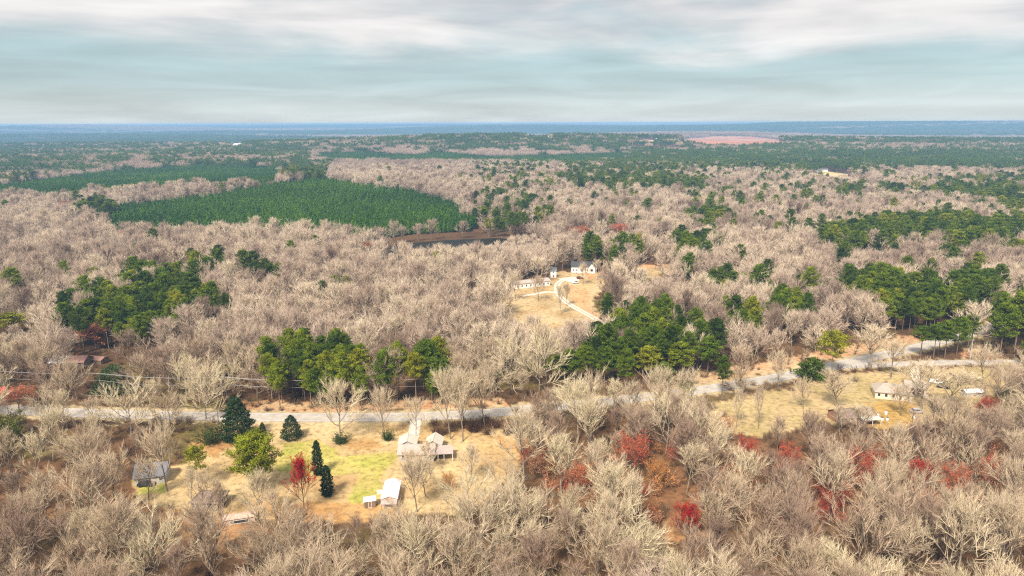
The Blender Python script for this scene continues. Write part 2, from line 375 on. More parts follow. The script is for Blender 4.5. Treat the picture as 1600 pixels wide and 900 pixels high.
def shrub_parts(seed, H, W, mat, n=26, leaves=0, leafmat=None):
    rs = random.Random(seed); s = []
    for i in range(n):
        az = rs.uniform(0, 6.283); th = R(rs.uniform(5, 65)); d = Vector((math.cos(az)*math.sin(th), math.sin(az)*math.sin(th), math.cos(th)))
        p = Vector((rs.gauss(0, W*0.13), rs.gauss(0, W*0.13), -0.1)); ln = H*rs.uniform(0.55, 1.05)
        for k in range(3):
            d = (d+Vector((rs.gauss(0, .12), rs.gauss(0, .12), 0.1+rs.gauss(0, .08)))).normalized(); q = p+d*ln/3
            s.append((*p, *q, 0.035-0.008*k, 0.027-0.008*k))
            for j in range(3):
                td = (d+Vector((rs.gauss(0, .6), rs.gauss(0, .6), rs.gauss(0, .5)))).normalized(); m = p.lerp(q, rs.random())
                s.append((*m, *(m+td*ln*0.28), 0.02, 0.008))
            p = q
    v, f = prisms(s, 3); parts = [(v, f, mat)]
    if leaves:
        g = np.random.default_rng(seed); e = np.array(s)[:, 3:6]; i = g.integers(0, len(e), leaves)
        lv, lf = leaf_tris(e[i]+g.normal(scale=0.2, size=(leaves, 3)), 0.34, g, 0.3, 0.6); parts.append((lv, lf, leafmat))
    return parts

STYLE_WORD = {'broad': 'broad spreading', 'vase': 'vase shaped', 'narrow': 'slender upright'}
BARE = []       # (style, trunk mesh, crown mesh, H, W)
for i, (st, H, W) in enumerate((('broad', 15, 15), ('vase', 17, 13), ('vase', 18, 12), ('broad', 16, 14), ('narrow', 19, 9), ('vase', 16, 12.5), ('narrow', 17, 8), ('broad', 17, 16))):
    tp, cp = bare_meshes(100+i, H, W, st, 1.0, 1.0, None, None, 0, 0.94)
    BARE.append((st, np_mesh('trunk', tp), np_mesh('crown', cp), H, W, tp, cp))
RED = []
for i, (st, H, W) in enumerate((('broad', 12, 10.5), ('vase', 13, 10), ('broad', 11, 10))):
    tp, cp = bare_meshes(200+i, H, W, st, 0.8, 1.0, REDTWIG, None, 2600)
    RED.append((st, np_mesh('trunk', tp), np_mesh('crown', cp), H, W))
_t, _c = bare_meshes(210, 13, 9.5, 'vase', 0.8, 1.0, REDTWIG, None, 2600, 1.0, 0.62); RED.append(('vase', np_mesh('trunk', _t), np_mesh('crown', _c), 13, 9.5))
PINES = []
for i, (H, W, b) in enumerate(((21, 9.5, 0.42), (22, 10.5, 0.50), (20, 9, 0.36), (23, 10, 0.55), (19, 10.5, 0.40))):
    tp, cp = pine_parts(300+i, H, W, b, 1.15)
    PINES.append(('pine', np_mesh('trunk', tp), np_mesh('crown', cp), H, W, tp, cp))

def plant(name, proto, loc, s, rz, tint, label, cat, group=None, sz=None):
    """a tree that stands at a point: an Empty with its trunk and its crown"""
    r = empty(name, loc, rz, label, cat, group, (s, s, sz or s))
    for nm, me in (('trunk', proto[1]), ('crown', proto[2])):
        c = obj(nm, me, r); c['tint'] = float(tint)
    return r

# ------------------------------------------------------------------ stuff: many plants in ONE object
def proto_obj(name, parts): return bpy.data.objects.new(name, np_mesh(name, parts))
def scatter(name, P, rot, scl, pick, tint, protos, label):
    me = bpy.data.meshes.new(name); me.vertices.add(len(P)); me.vertices.foreach_set('co', np.asarray(P, np.float32).ravel())
    def att(n, typ, data, key):
        a = me.attributes.new(n, typ, 'POINT'); a.data.foreach_set(key, np.ascontiguousarray(data).ravel())
    r3 = np.zeros((len(P), 3), np.float32); r3[:, 2] = rot
    att('rot', 'FLOAT_VECTOR', r3, 'vector'); att('scl', 'FLOAT_VECTOR', np.asarray(scl, np.float32), 'vector')
    att('pick', 'INT', np.asarray(pick, np.int32), 'value'); att('tint', 'FLOAT', np.asarray(tint, np.float32), 'value')
    o = obj(name, me); tag(o, label, None, None, 'stuff')
    g = bpy.data.node_groups.new(name+'_nodes', 'GeometryNodeTree')
    g.interface.new_socket('Geometry', in_out='INPUT', socket_type='NodeSocketGeometry'); g.interface.new_socket('Geometry', in_out='OUTPUT', socket_type='NodeSocketGeometry')
    gi = g.nodes.new('NodeGroupInput'); go = g.nodes.new('NodeGroupOutput'); ip = g.nodes.new('GeometryNodeInstanceOnPoints'); j = g.nodes.new('GeometryNodeJoinGeometry')
    for p in protos:
        oi = g.nodes.new('GeometryNodeObjectInfo'); oi.inputs['Object'].default_value = p; oi.inputs['As Instance'].default_value = False; oi.transform_space = 'ORIGINAL'
        ti = g.nodes.new('GeometryNodeGeometryToInstance'); g.links.new(oi.outputs['Geometry'], ti.inputs[0]); g.links.new(ti.outputs[0], j.inputs[0])
    def na(nm, typ):
        n = g.nodes.new('GeometryNodeInputNamedAttribute'); n.data_type = typ; n.inputs['Name'].default_value = nm; return [s for s in n.outputs if s.enabled and s.name == 'Attribute'][0]
    g.links.new(gi.outputs[0], ip.inputs['Points']); g.links.new(j.outputs[0], ip.inputs['Instance'])
    ip.inputs['Pick Instance'].default_value = True
    g.links.new(na('pick', 'INT'), ip.inputs['Instance Index']); g.links.new(na('scl', 'FLOAT_VECTOR'), ip.inputs['Scale'])
    rt = g.nodes.new('FunctionNodeEulerToRotation'); g.links.new(na('rot', 'FLOAT_VECTOR'), rt.inputs[0]); g.links.new(rt.outputs[0], ip.inputs['Rotation'])
    g.links.new(ip.outputs[0], go.inputs[0])
    md = o.modifiers.new('scatter', 'NODES'); md.node_group = g
    return o

# ------------------------------------------------------------------ the lie of the land, read off the photo
# ground zones, as outlines of bare ground (pixels of the 1600 x 900 photo, at ground level)
ROADPX = [(-160, 632), (0, 640), (150, 646), (300, 650), (430, 652), (560, 652), (680, 650), (780, 644), (880, 634), (970, 625), (1060, 614), (1150, 601), (1240, 585), (1330, 566), (1420, 546), (1490, 528), (1545, 512), (1640, 480)]
SIDEPX = [(1305, 573), (1380, 570), (1470, 567), (1560, 566), (1680, 566)]
LAWN = [[(300, 712), (320, 690), (345, 664), (560, 660), (640, 662), (700, 664), (800, 668), (830, 700), (815, 735), (760, 775), (720, 800), (560, 815), (420, 812), (330, 800), (215, 785), (200, 752), (230, 730), (285, 725)]]
BARE_EARTH = [[(-20, 735), (60, 735), (110, 775), (190, 760), (320, 800), (310, 860), (180, 850), (60, 800), (-20, 790)], [(180, 790), (330, 800), (420, 830), (380, 870), (200, 860)], [(1040, 780), (1100, 770), (1110, 840), (1040, 850)]]
RUSSET = [[(800, 700), (1000, 690), (1240, 690), (1600, 690), (1600, 800), (1240, 800), (1000, 800), (880, 790)], [(-20, 715), (200, 720), (210, 790), (-20, 800)]]
LAWN_BROWN = [[(296, 695), (345, 666), (378, 688), (335, 714)], [(535, 692), (580, 684), (596, 696), (552, 704)], [(765, 682), (830, 690), (818, 722), (795, 702)], [(420, 790), (500, 780), (640, 800), (560, 815), (430, 812)]]
LAWN_GREEN = [[(440, 695), (500, 690), (540, 714), (600, 703), (630, 712), (600, 735), (545, 740), (500, 745), (430, 735)], [(205, 745), (250, 742), (262, 765), (215, 775)], [(560, 738), (600, 730), (590, 780), (545, 790)]]
FIELD = [[(1110, 632), (1190, 612), (1270, 596), (1340, 582), (1420, 577), (1590, 573), (1585, 604), (1540, 622), (1520, 650), (1420, 668), (1280, 660), (1220, 680), (1110, 682)]]
FIELD_OCHRE = [[(1345, 628), (1425, 626), (1430, 668), (1360, 670)]]
CLAY = [[(1085, 585), (1180, 568), (1280, 548), (1330, 540), (1440, 519), (1450, 530), (1330, 556), (1240, 575), (1150, 592), (1090, 602)], [(380, 628), (560, 630), (790, 622), (790, 634), (560, 642), (380, 641)], [(1505, 545), (1560, 535), (1560, 560), (1500, 560)]]
CLEAR = [[(775, 470), (815, 446), (850, 440), (868, 424), (945, 422), (952, 440), (925, 470), (940, 505), (900, 520), (850, 520), (790, 515)], [(985, 416), (1050, 413), (1060, 428), (1020, 438), (990, 432)]]
CLEAR_CLAY = [[(885, 446), (925, 442), (918, 470), (935, 502), (905, 487), (890, 462)], [(900, 425), (945, 423), (925, 436)], [(985, 416), (1050, 413), (1050, 418), (990, 421)]]
POND = [(572, 396), (600, 387), (640, 380), (700, 375), (775, 372), (835, 377), (872, 394), (868, 416), (800, 430), (700, 427), (625, 412)]
FARCLEAR = [[(1255, 272), (1290, 268), (1335, 273), (1330, 290), (1300, 293), (1270, 288)], [(888, 258), (915, 256), (915, 262), (888, 262)]]
REDFIELD = [(1050, 222), (1080, 216), (1120, 213), (1170, 213), (1215, 218), (1232, 225), (1228, 231), (1150, 233), (1090, 231)]
FARPALE = [[(245, 229), (283, 228), (285, 234), (248, 234)], [(312, 228), (325, 228), (325, 232), (314, 232)], [(335, 230), (380, 227), (382, 233), (340, 235)], [(36, 225), (74, 225), (74, 229), (36, 229)], [(820, 215), (860, 214), (862, 219), (822, 219)], [(990, 219), (1035, 219), (1030, 225), (990, 225)], [(538, 215), (560, 215), (560, 219), (538, 219)], [(985, 231), (1070, 231), (1070, 237), (990, 237)]]
# canopy zones, as outlines of tree tops
PLANTA = [(118, 312), (150, 306), (190, 313), (330, 298), (450, 277), (510, 272), (560, 282), (640, 291), (700, 304), (722, 318), (748, 336), (738, 346), (650, 350), (560, 360), (480, 352), (400, 349), (300, 352), (250, 353), (165, 348), (150, 332)]
PLANTB = [(-60, 290), (20, 281), (60, 275), (200, 262), (310, 256), (400, 256), (445, 259), (440, 270), (420, 280), (360, 287), (300, 285), (160, 293), (80, 304), (40, 300), (-60, 305)]
PLANTC = [(480, 246), (500, 237), (580, 235), (640, 240), (690, 235), (760, 242), (860, 240), (960, 236), (1000, 238), (990, 246), (860, 252), (700, 250), (560, 250)]
PINE_SOLID = [
    [(428, 545), (450, 533), (520, 525), (560, 540), (572, 560), (574, 600), (430, 602)], [(604, 553), (640, 545), (690, 534), (702, 560), (698, 600), (604, 602)],
    [(200, 430), (240, 418), (262, 432), (330, 436), (347, 468), (300, 492), (262, 497), (215, 500), (203, 462)], [(78, 458), (150, 446), (206, 460), (226, 512), (165, 517), (100, 498)],
    [(862, 560), (905, 540), (945, 510), (990, 475), (1045, 468), (1100, 500), (1138, 540), (1136, 570), (1060, 582), (1000, 572), (930, 566), (870, 575)],
    [(1310, 432), (1380, 424), (1440, 432), (1500, 425), (1555, 428), (1556, 452), (1520, 478), (1430, 482), (1345, 462)], [(1432, 510), (1475, 500), (1516, 496), (1516, 520), (1490, 535), (1440, 538)],
    [(1548, 475), (1570, 462), (1640, 440), (1640, 525), (1552, 528)], [(918, 445), (950, 432), (952, 470), (925, 478)], [(1128, 470), (1180, 468), (1185, 488), (1132, 488)], [(1105, 425), (1165, 428), (1165, 448), (1108, 442)],
    [(1212, 455), (1262, 448), (1262, 470), (1216, 474)], [(1280, 352), (1330, 345), (1400, 338), (1480, 335), (1640, 342), (1640, 372), (1500, 376), (1400, 370), (1300, 383)],
    [(870, 276), (930, 262), (980, 258), (1030, 270), (1110, 280), (1104, 297), (1000, 293), (900, 288)], [(1440, 292), (1560, 292), (1640, 300), (1640, 335), (1570, 322), (1500, 308), (1440, 303)],
    [(292, 400), (345, 396), (350, 410), (300, 412)], [(380, 408), (430, 408), (430, 420), (384, 422)], [(0, 428), (22, 425), (22, 442), (0, 445)], [(1088, 326), (1134, 322), (1130, 340), (1092, 350)], [(1062, 368), (1110, 372), (1110, 388), (1066, 388)], [(920, 375), (1000, 374), (1000, 388), (924, 390)],
    [(112, 308), (150, 304), (186, 312), (180, 326), (130, 328)], [(1225, 265), (1300, 256), (1345, 262), (1350, 275), (1325, 270), (1260, 273)]]
PINE_PROB = [   # polygon, chance
    ([(740, 255), (900, 250), (880, 350), (745, 355)], 0.34), ([(880, 250), (1110, 250), (1110, 300), (880, 300)], 0.45), ([(1100, 225), (1640, 225), (1640, 262), (1100, 262)], 0.82), ([(960, 232), (1110, 232), (1110, 255), (960, 255)], 0.85),
    ([(1100, 262), (1640, 262), (1640, 300), (1100, 300)], 0.38), ([(1080, 300), (1640, 300), (1640, 420), (1080, 420)], 0.11), ([(860, 300), (1080, 300), (1080, 420), (860, 420)], 0.05), ([(-60, 235), (480, 235), (480, 268), (-60, 268)], 0.48), ([(-60, 268), (110, 268), (110, 300), (-60, 300)], 0.4),
    ([(440, 255), (520, 250), (510, 275), (440, 280)], 0.7), ([(-60, 400), (350, 400), (350, 540), (-60, 540)], 0.06), ([(1000, 400), (1640, 400), (1640, 500), (1000, 500)], 0.08), ([(-60, 190), (1700, 190), (1700, 235), (-60, 235)], 0.52)]
# open views that no crown may stand in (pixels of the photo, tested at mid height of a crown)
OPEN = [[(-20, 641), (275, 644), (275, 655), (-20, 653)], [(275, 636), (520, 634), (800, 634), (800, 662), (560, 664), (280, 662)], [(305, 664), (345, 660), (640, 662), (720, 690), (800, 695), (790, 722), (640, 728), (420, 745), (305, 735)], [(590, 742), (632, 742), (632, 792), (560, 795), (565, 775)],
        [(1120, 606), (1250, 578), (1440, 532), (1440, 560), (1560, 560), (1560, 582), (1430, 590), (1440, 650), (1300, 655), (1120, 668)], [(782, 465), (820, 440), (945, 410), (948, 436), (925, 470), (940, 500), (870, 505), (790, 500)], [(215, 725), (262, 722), (262, 765), (215, 768)], [(306, 752), (352, 752), (352, 790), (306, 790)], [(980, 413), (1050, 411), (1045, 432), (985, 430)], [(85, 548), (165, 548), (165, 568), (85, 570)]]
POLY_OPEN_BASE = LAWN + FIELD + CLEAR + CLAY[:1] + FARCLEAR + FARPALE + [REDFIELD, POND]

def road_points(pxs, step=4.0):
    pts = np.array([G(*p)[:2] for p in pxs])
    # smooth by Catmull-Rom
    out = []
    P = np.vstack([2*pts[0]-pts[1], pts, 2*pts[-1]-pts[-2]])
    for i in range(1, len(P)-2):
        n = max(2, int(np.linalg.norm(P[i+1]-P[i])/step))
        for k in range(n):
            t = k/n; out.append(0.5*((2*P[i])+(-P[i-1]+P[i+1])*t+(2*P[i-1]-5*P[i]+4*P[i+1]-P[i+2])*t*t+(-P[i-1]+3*P[i]-3*P[i+1]+P[i+2])*t**3))
    out.append(P[-2]); return np.array(out)
ROADC = road_points(ROADPX); SIDEC = road_points(SIDEPX)
def dist_to(c, x, y):
    x = np.asarray(x, float).ravel(); y = np.asarray(y, float).ravel(); d = np.full(x.shape, 1e9)
    near = (np.hypot(x, y) < 900)
    if near.any():
        xs, ys = x[near], y[near]; m = np.full(xs.shape, 1e9)
        for q in c[::2]: m = np.minimum(m, np.hypot(xs-q[0], ys-q[1]))
        d[near] = m
    return d

# ------------------------------------------------------------------ ground
def build_ground():
    fine = np.arange(-54, 54.01, 0.20); back = np.linspace(60, 300, 28)
    ang = np.concatenate([fine, back]); na = len(ang); a = np.radians(ang)
    rad = np.concatenate([[20, 60, 90], np.exp(np.arange(math.log(105), math.log(16000), 0.0085)), [16500]]); nr = len(rad)
    X = np.outer(rad, np.sin(a)); Y = np.outer(rad, np.cos(a)); Z = terrain(X, Y)
    V = np.stack([X, Y, Z], -1).reshape(-1, 3); V = np.vstack([V, [[0, 0, 0]]])
    i, j = np.meshgrid(np.arange(nr-1), np.arange(na), indexing='ij'); j2 = (j+1) % na
    F = np.stack([i*na+j, (i+1)*na+j, (i+1)*na+j2, i*na+j2], -1).reshape(-1, 4)[:, ::-1]
    cap = np.stack([np.arange(na), (np.arange(na)+1) % na, np.full(na, nr*na)], -1)[:, ::-1]
    m, t, b = newmat('ground_soil')
    at = N(t, 'ShaderNodeAttribute', attribute_name='soil'); tc = N(t, 'ShaderNodeTexCoord')
    n1 = N(t, 'ShaderNodeTexNoise', inp={'Scale': 0.5, 'Detail': 9.0, 'Roughness': 0.72}); L(t, tc.outputs['Object'], n1.inputs['Vector'])
    n2 = N(t, 'ShaderNodeTexNoise', inp={'Scale': 0.045, 'Detail': 4.0}); L(t, tc.outputs['Object'], n2.inputs['Vector'])
    r1 = ramp(t, [(0.34, (0.50, 0.46, 0.40)), (0.5, (1, 1, 1)), (0.66, (1.28, 1.24, 1.12))]); L(t, n1.outputs['Fac'], r1.inputs[0])
    r2 = ramp(t, [(0.3, (0.82, 0.80, 0.75)), (0.7, (1.12, 1.12, 1.08))]); L(t, n2.outputs['Fac'], r2.inputs[0])
    m1 = N(t, 'ShaderNodeMix', data_type='RGBA', blend_type='MULTIPLY', inp={0: 1.0}); L(t, at.outputs['Color'], m1.inputs[6]); L(t, r1.outputs[0], m1.inputs[7])
    m2 = N(t, 'ShaderNodeMix', data_type='RGBA', blend_type='MULTIPLY', inp={0: 1.0}); L(t, m1.outputs[2], m2.inputs[6]); L(t, r2.outputs[0], m2.inputs[7])
    L(t, m2.outputs[2], b.inputs['Base Color']); b.inputs['Roughness'].default_value = 0.95; b.inputs['Specular IOR Level'].default_value = 0.05
    me = np_mesh('ground', [(V, F, m), (np.zeros((0, 3)), cap, m)], True)
    # soil colours
    x, y = V[:, 0], V[:, 1]; px, py, dz = proj(V); r = np.hypot(x, y)
    px = np.where(dz > 1, px, -9999)
    jx = px + (vnoise(x, y, 5, 5)-0.5)*14*np.clip(200/np.maximum(r, 1), 0, 1); jy = py + (vnoise(x, y, 5, 9)-0.5)*10*np.clip(200/np.maximum(r, 1), 0, 1)
    C = np.zeros((len(V), 3)); nz = fbm(x, y, 40, 21)
    litter = np.array((0.075, 0.040, 0.022)); litter2 = np.array((0.15, 0.088, 0.048)); C[:] = litter+(litter2-litter)*nz[:, None]
    gr = sstep(0.52, 0.7, fbm(x, y, 26, 40))[:, None]*(r < 400)[:, None]*0.6; C = C*(1-gr)+np.array((0.16, 0.14, 0.045))*gr
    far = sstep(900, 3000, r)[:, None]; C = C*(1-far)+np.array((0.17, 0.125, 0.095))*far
    fp = (sstep(0.45, 0.58, fbm(x*0.4, y, 900, 77, 4))*sstep(7000, 9000, r))[:, None]; C = C*(1-fp)+np.array((0.03, 0.05, 0.03))*fp
    def put(polys, c, c2=None, sc=20, seed=3):
        k = inany(jx, jy, polys)
        t_ = fbm(x, y, sc, seed)[:, None] if c2 is not None else 0
        col = np.array(c)+(np.array(c2 if c2 is not None else c)-np.array(c))*np.clip((t_-0.3)/0.4, 0, 1) if c2 is not None else np.tile(c, (len(V), 1))
        C[k] = col[k]
    put(BARE_EARTH, (0.32, 0.18, 0.09), (0.20, 0.115, 0.06), 8)
    put(RUSSET, (0.20, 0.105, 0.055), (0.13, 0.07, 0.036), 9); put(LAWN, (0.40, 0.26, 0.12), (0.49, 0.37, 0.21)); put(LAWN_BROWN, (0.36, 0.20, 0.085), (0.45, 0.29, 0.13), 7, 4); put(LAWN_GREEN, (0.42, 0.35, 0.12), (0.31, 0.31, 0.07), 7, 8)
    put(FIELD, (0.35, 0.275, 0.135), (0.43, 0.32, 0.185), 9); put(FIELD_OCHRE, (0.38, 0.25, 0.09))
    put(CLAY, (0.42, 0.22, 0.12), (0.48, 0.34, 0.21), 6); put(CLEAR, (0.39, 0.27, 0.14), (0.46, 0.36, 0.22), 9); put(CLEAR_CLAY, (0.46, 0.25, 0.13), (0.50, 0.33, 0.18), 12)
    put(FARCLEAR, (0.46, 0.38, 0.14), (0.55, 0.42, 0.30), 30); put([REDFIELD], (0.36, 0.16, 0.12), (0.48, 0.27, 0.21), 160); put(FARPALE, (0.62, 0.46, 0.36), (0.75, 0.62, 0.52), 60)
    d = dist_to(ROADC, x, y); k = (d < 6.5); sh = np.array((0.52, 0.42, 0.27)); C[k] = C[k]*0.25+sh*0.75
    d2 = dist_to(SIDEC, x, y); k = (d2 < 4.5); C[k] = C[k]*0.4+sh*0.6
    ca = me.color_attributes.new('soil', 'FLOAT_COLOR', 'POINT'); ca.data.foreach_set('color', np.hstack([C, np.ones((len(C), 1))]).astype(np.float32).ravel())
    o = obj('ground', me); tag(o, 'rolling ground of leaf litter, tan grass and clay', None, None, 'structure')
build_ground()

def strip(name, c, off0, off1, z, mat, kind='structure', dash=None):
    t = np.gradient(c, axis=0); t /= np.linalg.norm(t, axis=1, keepdims=True); n = np.stack([t[:, 1], -t[:, 0]], 1)
    h = terrain(c[:, 0], c[:, 1]); A = np.column_stack([c+n*off0, h+z]); B = np.column_stack([c+n*off1, h+z]); m = len(c)
    V = np.vstack([A, B]); i = np.arange(m-1)
    F = np.stack([i, m+i, m+i+1, i+1], -1)
    if dash: F = F[(i % (dash[0]+dash[1])) < dash[0]]
    if (np.cross(V[F[0, 1]]-V[F[0, 0]], V[F[0, 2]]-V[F[0, 0]]))[2] < 0: F = F[:, ::-1]
    o = obj(name, np_mesh(name, [(V, F, mat)])); tag(o, None, None, None, kind); return o
ASPHALT = plain('sun_bleached_asphalt', (0.40, 0.36, 0.325), 0.9, 0.16, 0.35, streak=(1, 1, 1)); GRAVELM = plain('pale_gravel', (0.62, 0.54, 0.45), 0.95, 0.2, 0.6)
RUT = plain('worn_dirt', (0.55, 0.40, 0.24), 0.95, 0.2, 0.8)
PAINTY = plain('worn_yellow_paint', (0.48, 0.42, 0.22), 0.8, 0.3, 0.5); PAINTW = plain('worn_white_paint', (0.62, 0.60, 0.57), 0.8, 0.2, 0.5)
strip('road', ROADC, -3.6, 3.6, 0.05, ASPHALT); strip('road_line', ROADC, -0.12, 0.12, 0.056, PAINTY); strip('road_line', ROADC, 3.1, 3.22, 0.056, PAINTW); strip('road_line', ROADC, -3.22, -3.1, 0.056, PAINTW)
strip('side_road', SIDEC, -3.0, 3.0, 0.042, ASPHALT)
drive = road_points([(650, 655), (648, 668), (645, 684)], 2.0); strip('driveway', drive, -1.9, 1.9, 0.03, GRAVELM)
lane = road_points([(404, 658), (396, 672), (390, 684), (372, 697)], 2.0)
for s in (-0.8, 0.8): strip('dirt_track', lane, s-0.3, s+0.3, 0.03, RUT)
loop = road_points([(898, 437), (882, 437), (872, 443), (871, 455), (879, 467), (894, 478), (912, 488), (928, 497), (945, 508)], 3.0)
for s in (-1.1, 1.1): strip('gravel_track', loop, s-0.75, s+0.75, 0.03, GRAVELM)
strip('gravel_yard', road_points([(880, 438), (890, 436.5), (903, 436)], 2.0), -6, 6, 0.024, GRAVELM)
strip('gravel_track', road_points([(871, 458), (855, 456), (838, 459), (815, 463)], 3.0), -1.6, 1.6, 0.034, GRAVELM)
strip('driveway', road_points([(1428, 572), (1430, 585), (1436, 600)], 2.0), -1.8, 1.8, 0.03, GRAVELM)

WATER, _t, _b = newmat('dark_pond_water'); _b.inputs['Base Color'].default_value = (0.018, 0.016, 0.012, 1); _b.inputs['Roughness'].default_value = 0.45; _b.inputs['Specular IOR Level'].default_value = 0.02
_n = N(_t, 'ShaderNodeTexNoise', inp={'Scale': 1.2}); _bp = N(_t, 'ShaderNodeBump', inp={'Strength': 0.15}); L(_t, _n.outputs[0], _bp.inputs['Height']); L(_t, _bp.outputs[0], _b.inputs['Normal'])
mb = MB(); mb.poly([(*G(*p)[:2], 0.06) for p in POND][::-1]); o = mb.build('pond_water', WATER); tag(o, 'dark pond water', None, None, 'structure')

# ------------------------------------------------------------------ buildings
def mroof(name, c, ribs=0.0, axis=0, c2=None, rough=0.45):
    m, t, b = newmat(name)
    tc = N(t, 'ShaderNodeTexCoord'); nz = N(t, 'ShaderNodeTexNoise', inp={'Scale': 0.9, 'Detail': 6.0, 'Roughness': 0.65}); L(t, tc.outputs['Object'], nz.inputs['Vector'])
    rp = ramp(t, [(0.3, [x*0.8 for x in c]), (0.62, c), (0.8, c2 or c)]); L(t, nz.outputs['Fac'], rp.inputs[0]); col = rp.outputs[0]
    if ribs:
        sp = N(t, 'ShaderNodeSeparateXYZ'); L(t, tc.outputs['Object'], sp.inputs[0])
        mu = N(t, 'ShaderNodeMath', operation='MULTIPLY', inp={1: 1/ribs}); L(t, sp.outputs[axis], mu.inputs[0]); fr = N(t, 'ShaderNodeMath', operation='FRACT'); L(t, mu.outputs[0], fr.inputs[0])
        gt = N(t, 'ShaderNodeMath', operation='GREATER_THAN', inp={1: 0.88}); L(t, fr.outputs[0], gt.inputs[0])
        mx = N(t, 'ShaderNodeMix', data_type='RGBA', blend_type='MULTIPLY', inp={7: (0.6, 0.6, 0.62, 1)}); L(t, gt.outputs[0], mx.inputs[0]); L(t, col, mx.inputs[6]); col = mx.outputs[2]
    L(t, col, b.inputs['Base Color']); b.inputs['Roughness'].default_value = rough
    return m
R_WHITE = mroof('white_metal_roof', (0.78, 0.78, 0.80), 0.6, 1, (0.7, 0.68, 0.66)); R_GREY = mroof('grey_shingle', (0.17, 0.17, 0.19), 0, 0, (0.24, 0.23, 0.24), 0.9); R_BROWN = mroof('brown_shingle', (0.20, 0.145, 0.12), 0, 0, (0.27, 0.21, 0.18), 0.9)
R_TAN = mroof('tan_shingle', (0.40, 0.34, 0.29), 0, 0, (0.46, 0.41, 0.36), 0.9); R_PALE = mroof('pale_worn_roof', (0.62, 0.57, 0.48), 0.7, 0, (0.45, 0.38, 0.3), 0.7); R_PINK = mroof('faded_pinkish_roof', (0.44, 0.36, 0.33), 0, 0, (0.52, 0.44, 0.40), 0.9)
R_RUST = mroof('rusty_metal_roof', (0.34, 0.19, 0.155), 0.7, 0, (0.5, 0.39, 0.34), 0.8); R_BLACK = mroof('dark_shingle', (0.07, 0.07, 0.075), 0, 0, (0.11, 0.11, 0.115), 0.9); R_RED = mroof('red_metal_roof', (0.55, 0.05, 0.04), 0.6, 0); R_MINT = mroof('pale_porch_roof', (0.50, 0.52, 0.46), 0.5, 0)
W_WHITE = plain('white_siding', (0.76, 0.75, 0.73), 0.7, 0.05); W_CREAM = plain('cream_siding', (0.66, 0.58, 0.45), 0.7, 0.06); W_WOOD = plain('weathered_boards', (0.20, 0.15, 0.11), 0.9, 0.25, 2, None, (1, 1, 0.2)); W_GREY = plain('grey_siding', (0.42, 0.40, 0.38), 0.8, 0.1); W_PINK = plain('faded_plank', (0.50, 0.36, 0.29), 0.9, 0.2, 2)
W_BRICK = plain('brown_brick', (0.27, 0.15, 0.10), 0.9, 0.2, 6); TRIM = plain('white_trim', (0.75, 0.74, 0.72), 0.6, 0.04); GLASS = plain('dark_window_glass', (0.03, 0.035, 0.04), 0.1, 0.1, 1, None, None, 0, 0.6); DARK = plain('carport_shade_and_lid_black', (0.03, 0.028, 0.03), 0.9, 0.2); STEEL = plain('grey_metal', (0.35, 0.35, 0.36), 0.5, 0.1, 2, None, None, 0.6); POLEM = plain('creosoted_pole', (0.16, 0.12, 0.09), 0.9, 0.2, 3, None, (1, 1, 0.1)); PALEP = plain('grey_pole', (0.52, 0.50, 0.46), 0.8, 0.1)
RUBBER = plain('black_rubber', (0.02, 0.02, 0.02), 0.8)

def windows(root, spec, Lx, Wy, wm=None):
    """spec: (side, along, z, w, h, kind) side f/b/l/r"""
    for side, a, z, ww, hh, kind in spec:
        def P(u, v, o):
            if side == 'f': return (a+u, -Wy/2-o, z+v)
            if side == 'b': return (a-u, Wy/2+o, z+v)
            if side == 'r': return (Lx/2+o, a+u, z+v)
            return (-Lx/2-o, a-u, z+v)
        m = MB(); f = 0.1
        for (u0, u1, v0, v1) in ((-ww/2, -ww/2+f, 0, hh), (ww/2-f, ww/2, 0, hh), (-ww/2+f, ww/2-f, 0, f), (-ww/2+f, ww/2-f, hh-f, hh)):
            m.prism([P(u0, v0, .01), P(u1, v0, .01), P(u1, v1, .01), P(u0, v1, .01)], [P(u0, v0, .07), P(u1, v0, .07), P(u1, v1, .07), P(u0, v1, .07)])
        p = m.build('window' if kind == 'w' else 'door', TRIM, root)
        m = MB(); m.prism([P(-ww/2+f, f, .012), P(ww/2-f, f, .012), P(ww/2-f, hh-f, .012), P(-ww/2+f, hh-f, .012)], [P(-ww/2+f, f, .04), P(ww/2-f, f, .04), P(ww/2-f, hh-f, .04), P(-ww/2+f, hh-f, .04)])
        m.build('pane' if kind == 'w' else 'panel', GLASS if kind == 'w' else W_BRICK, p)
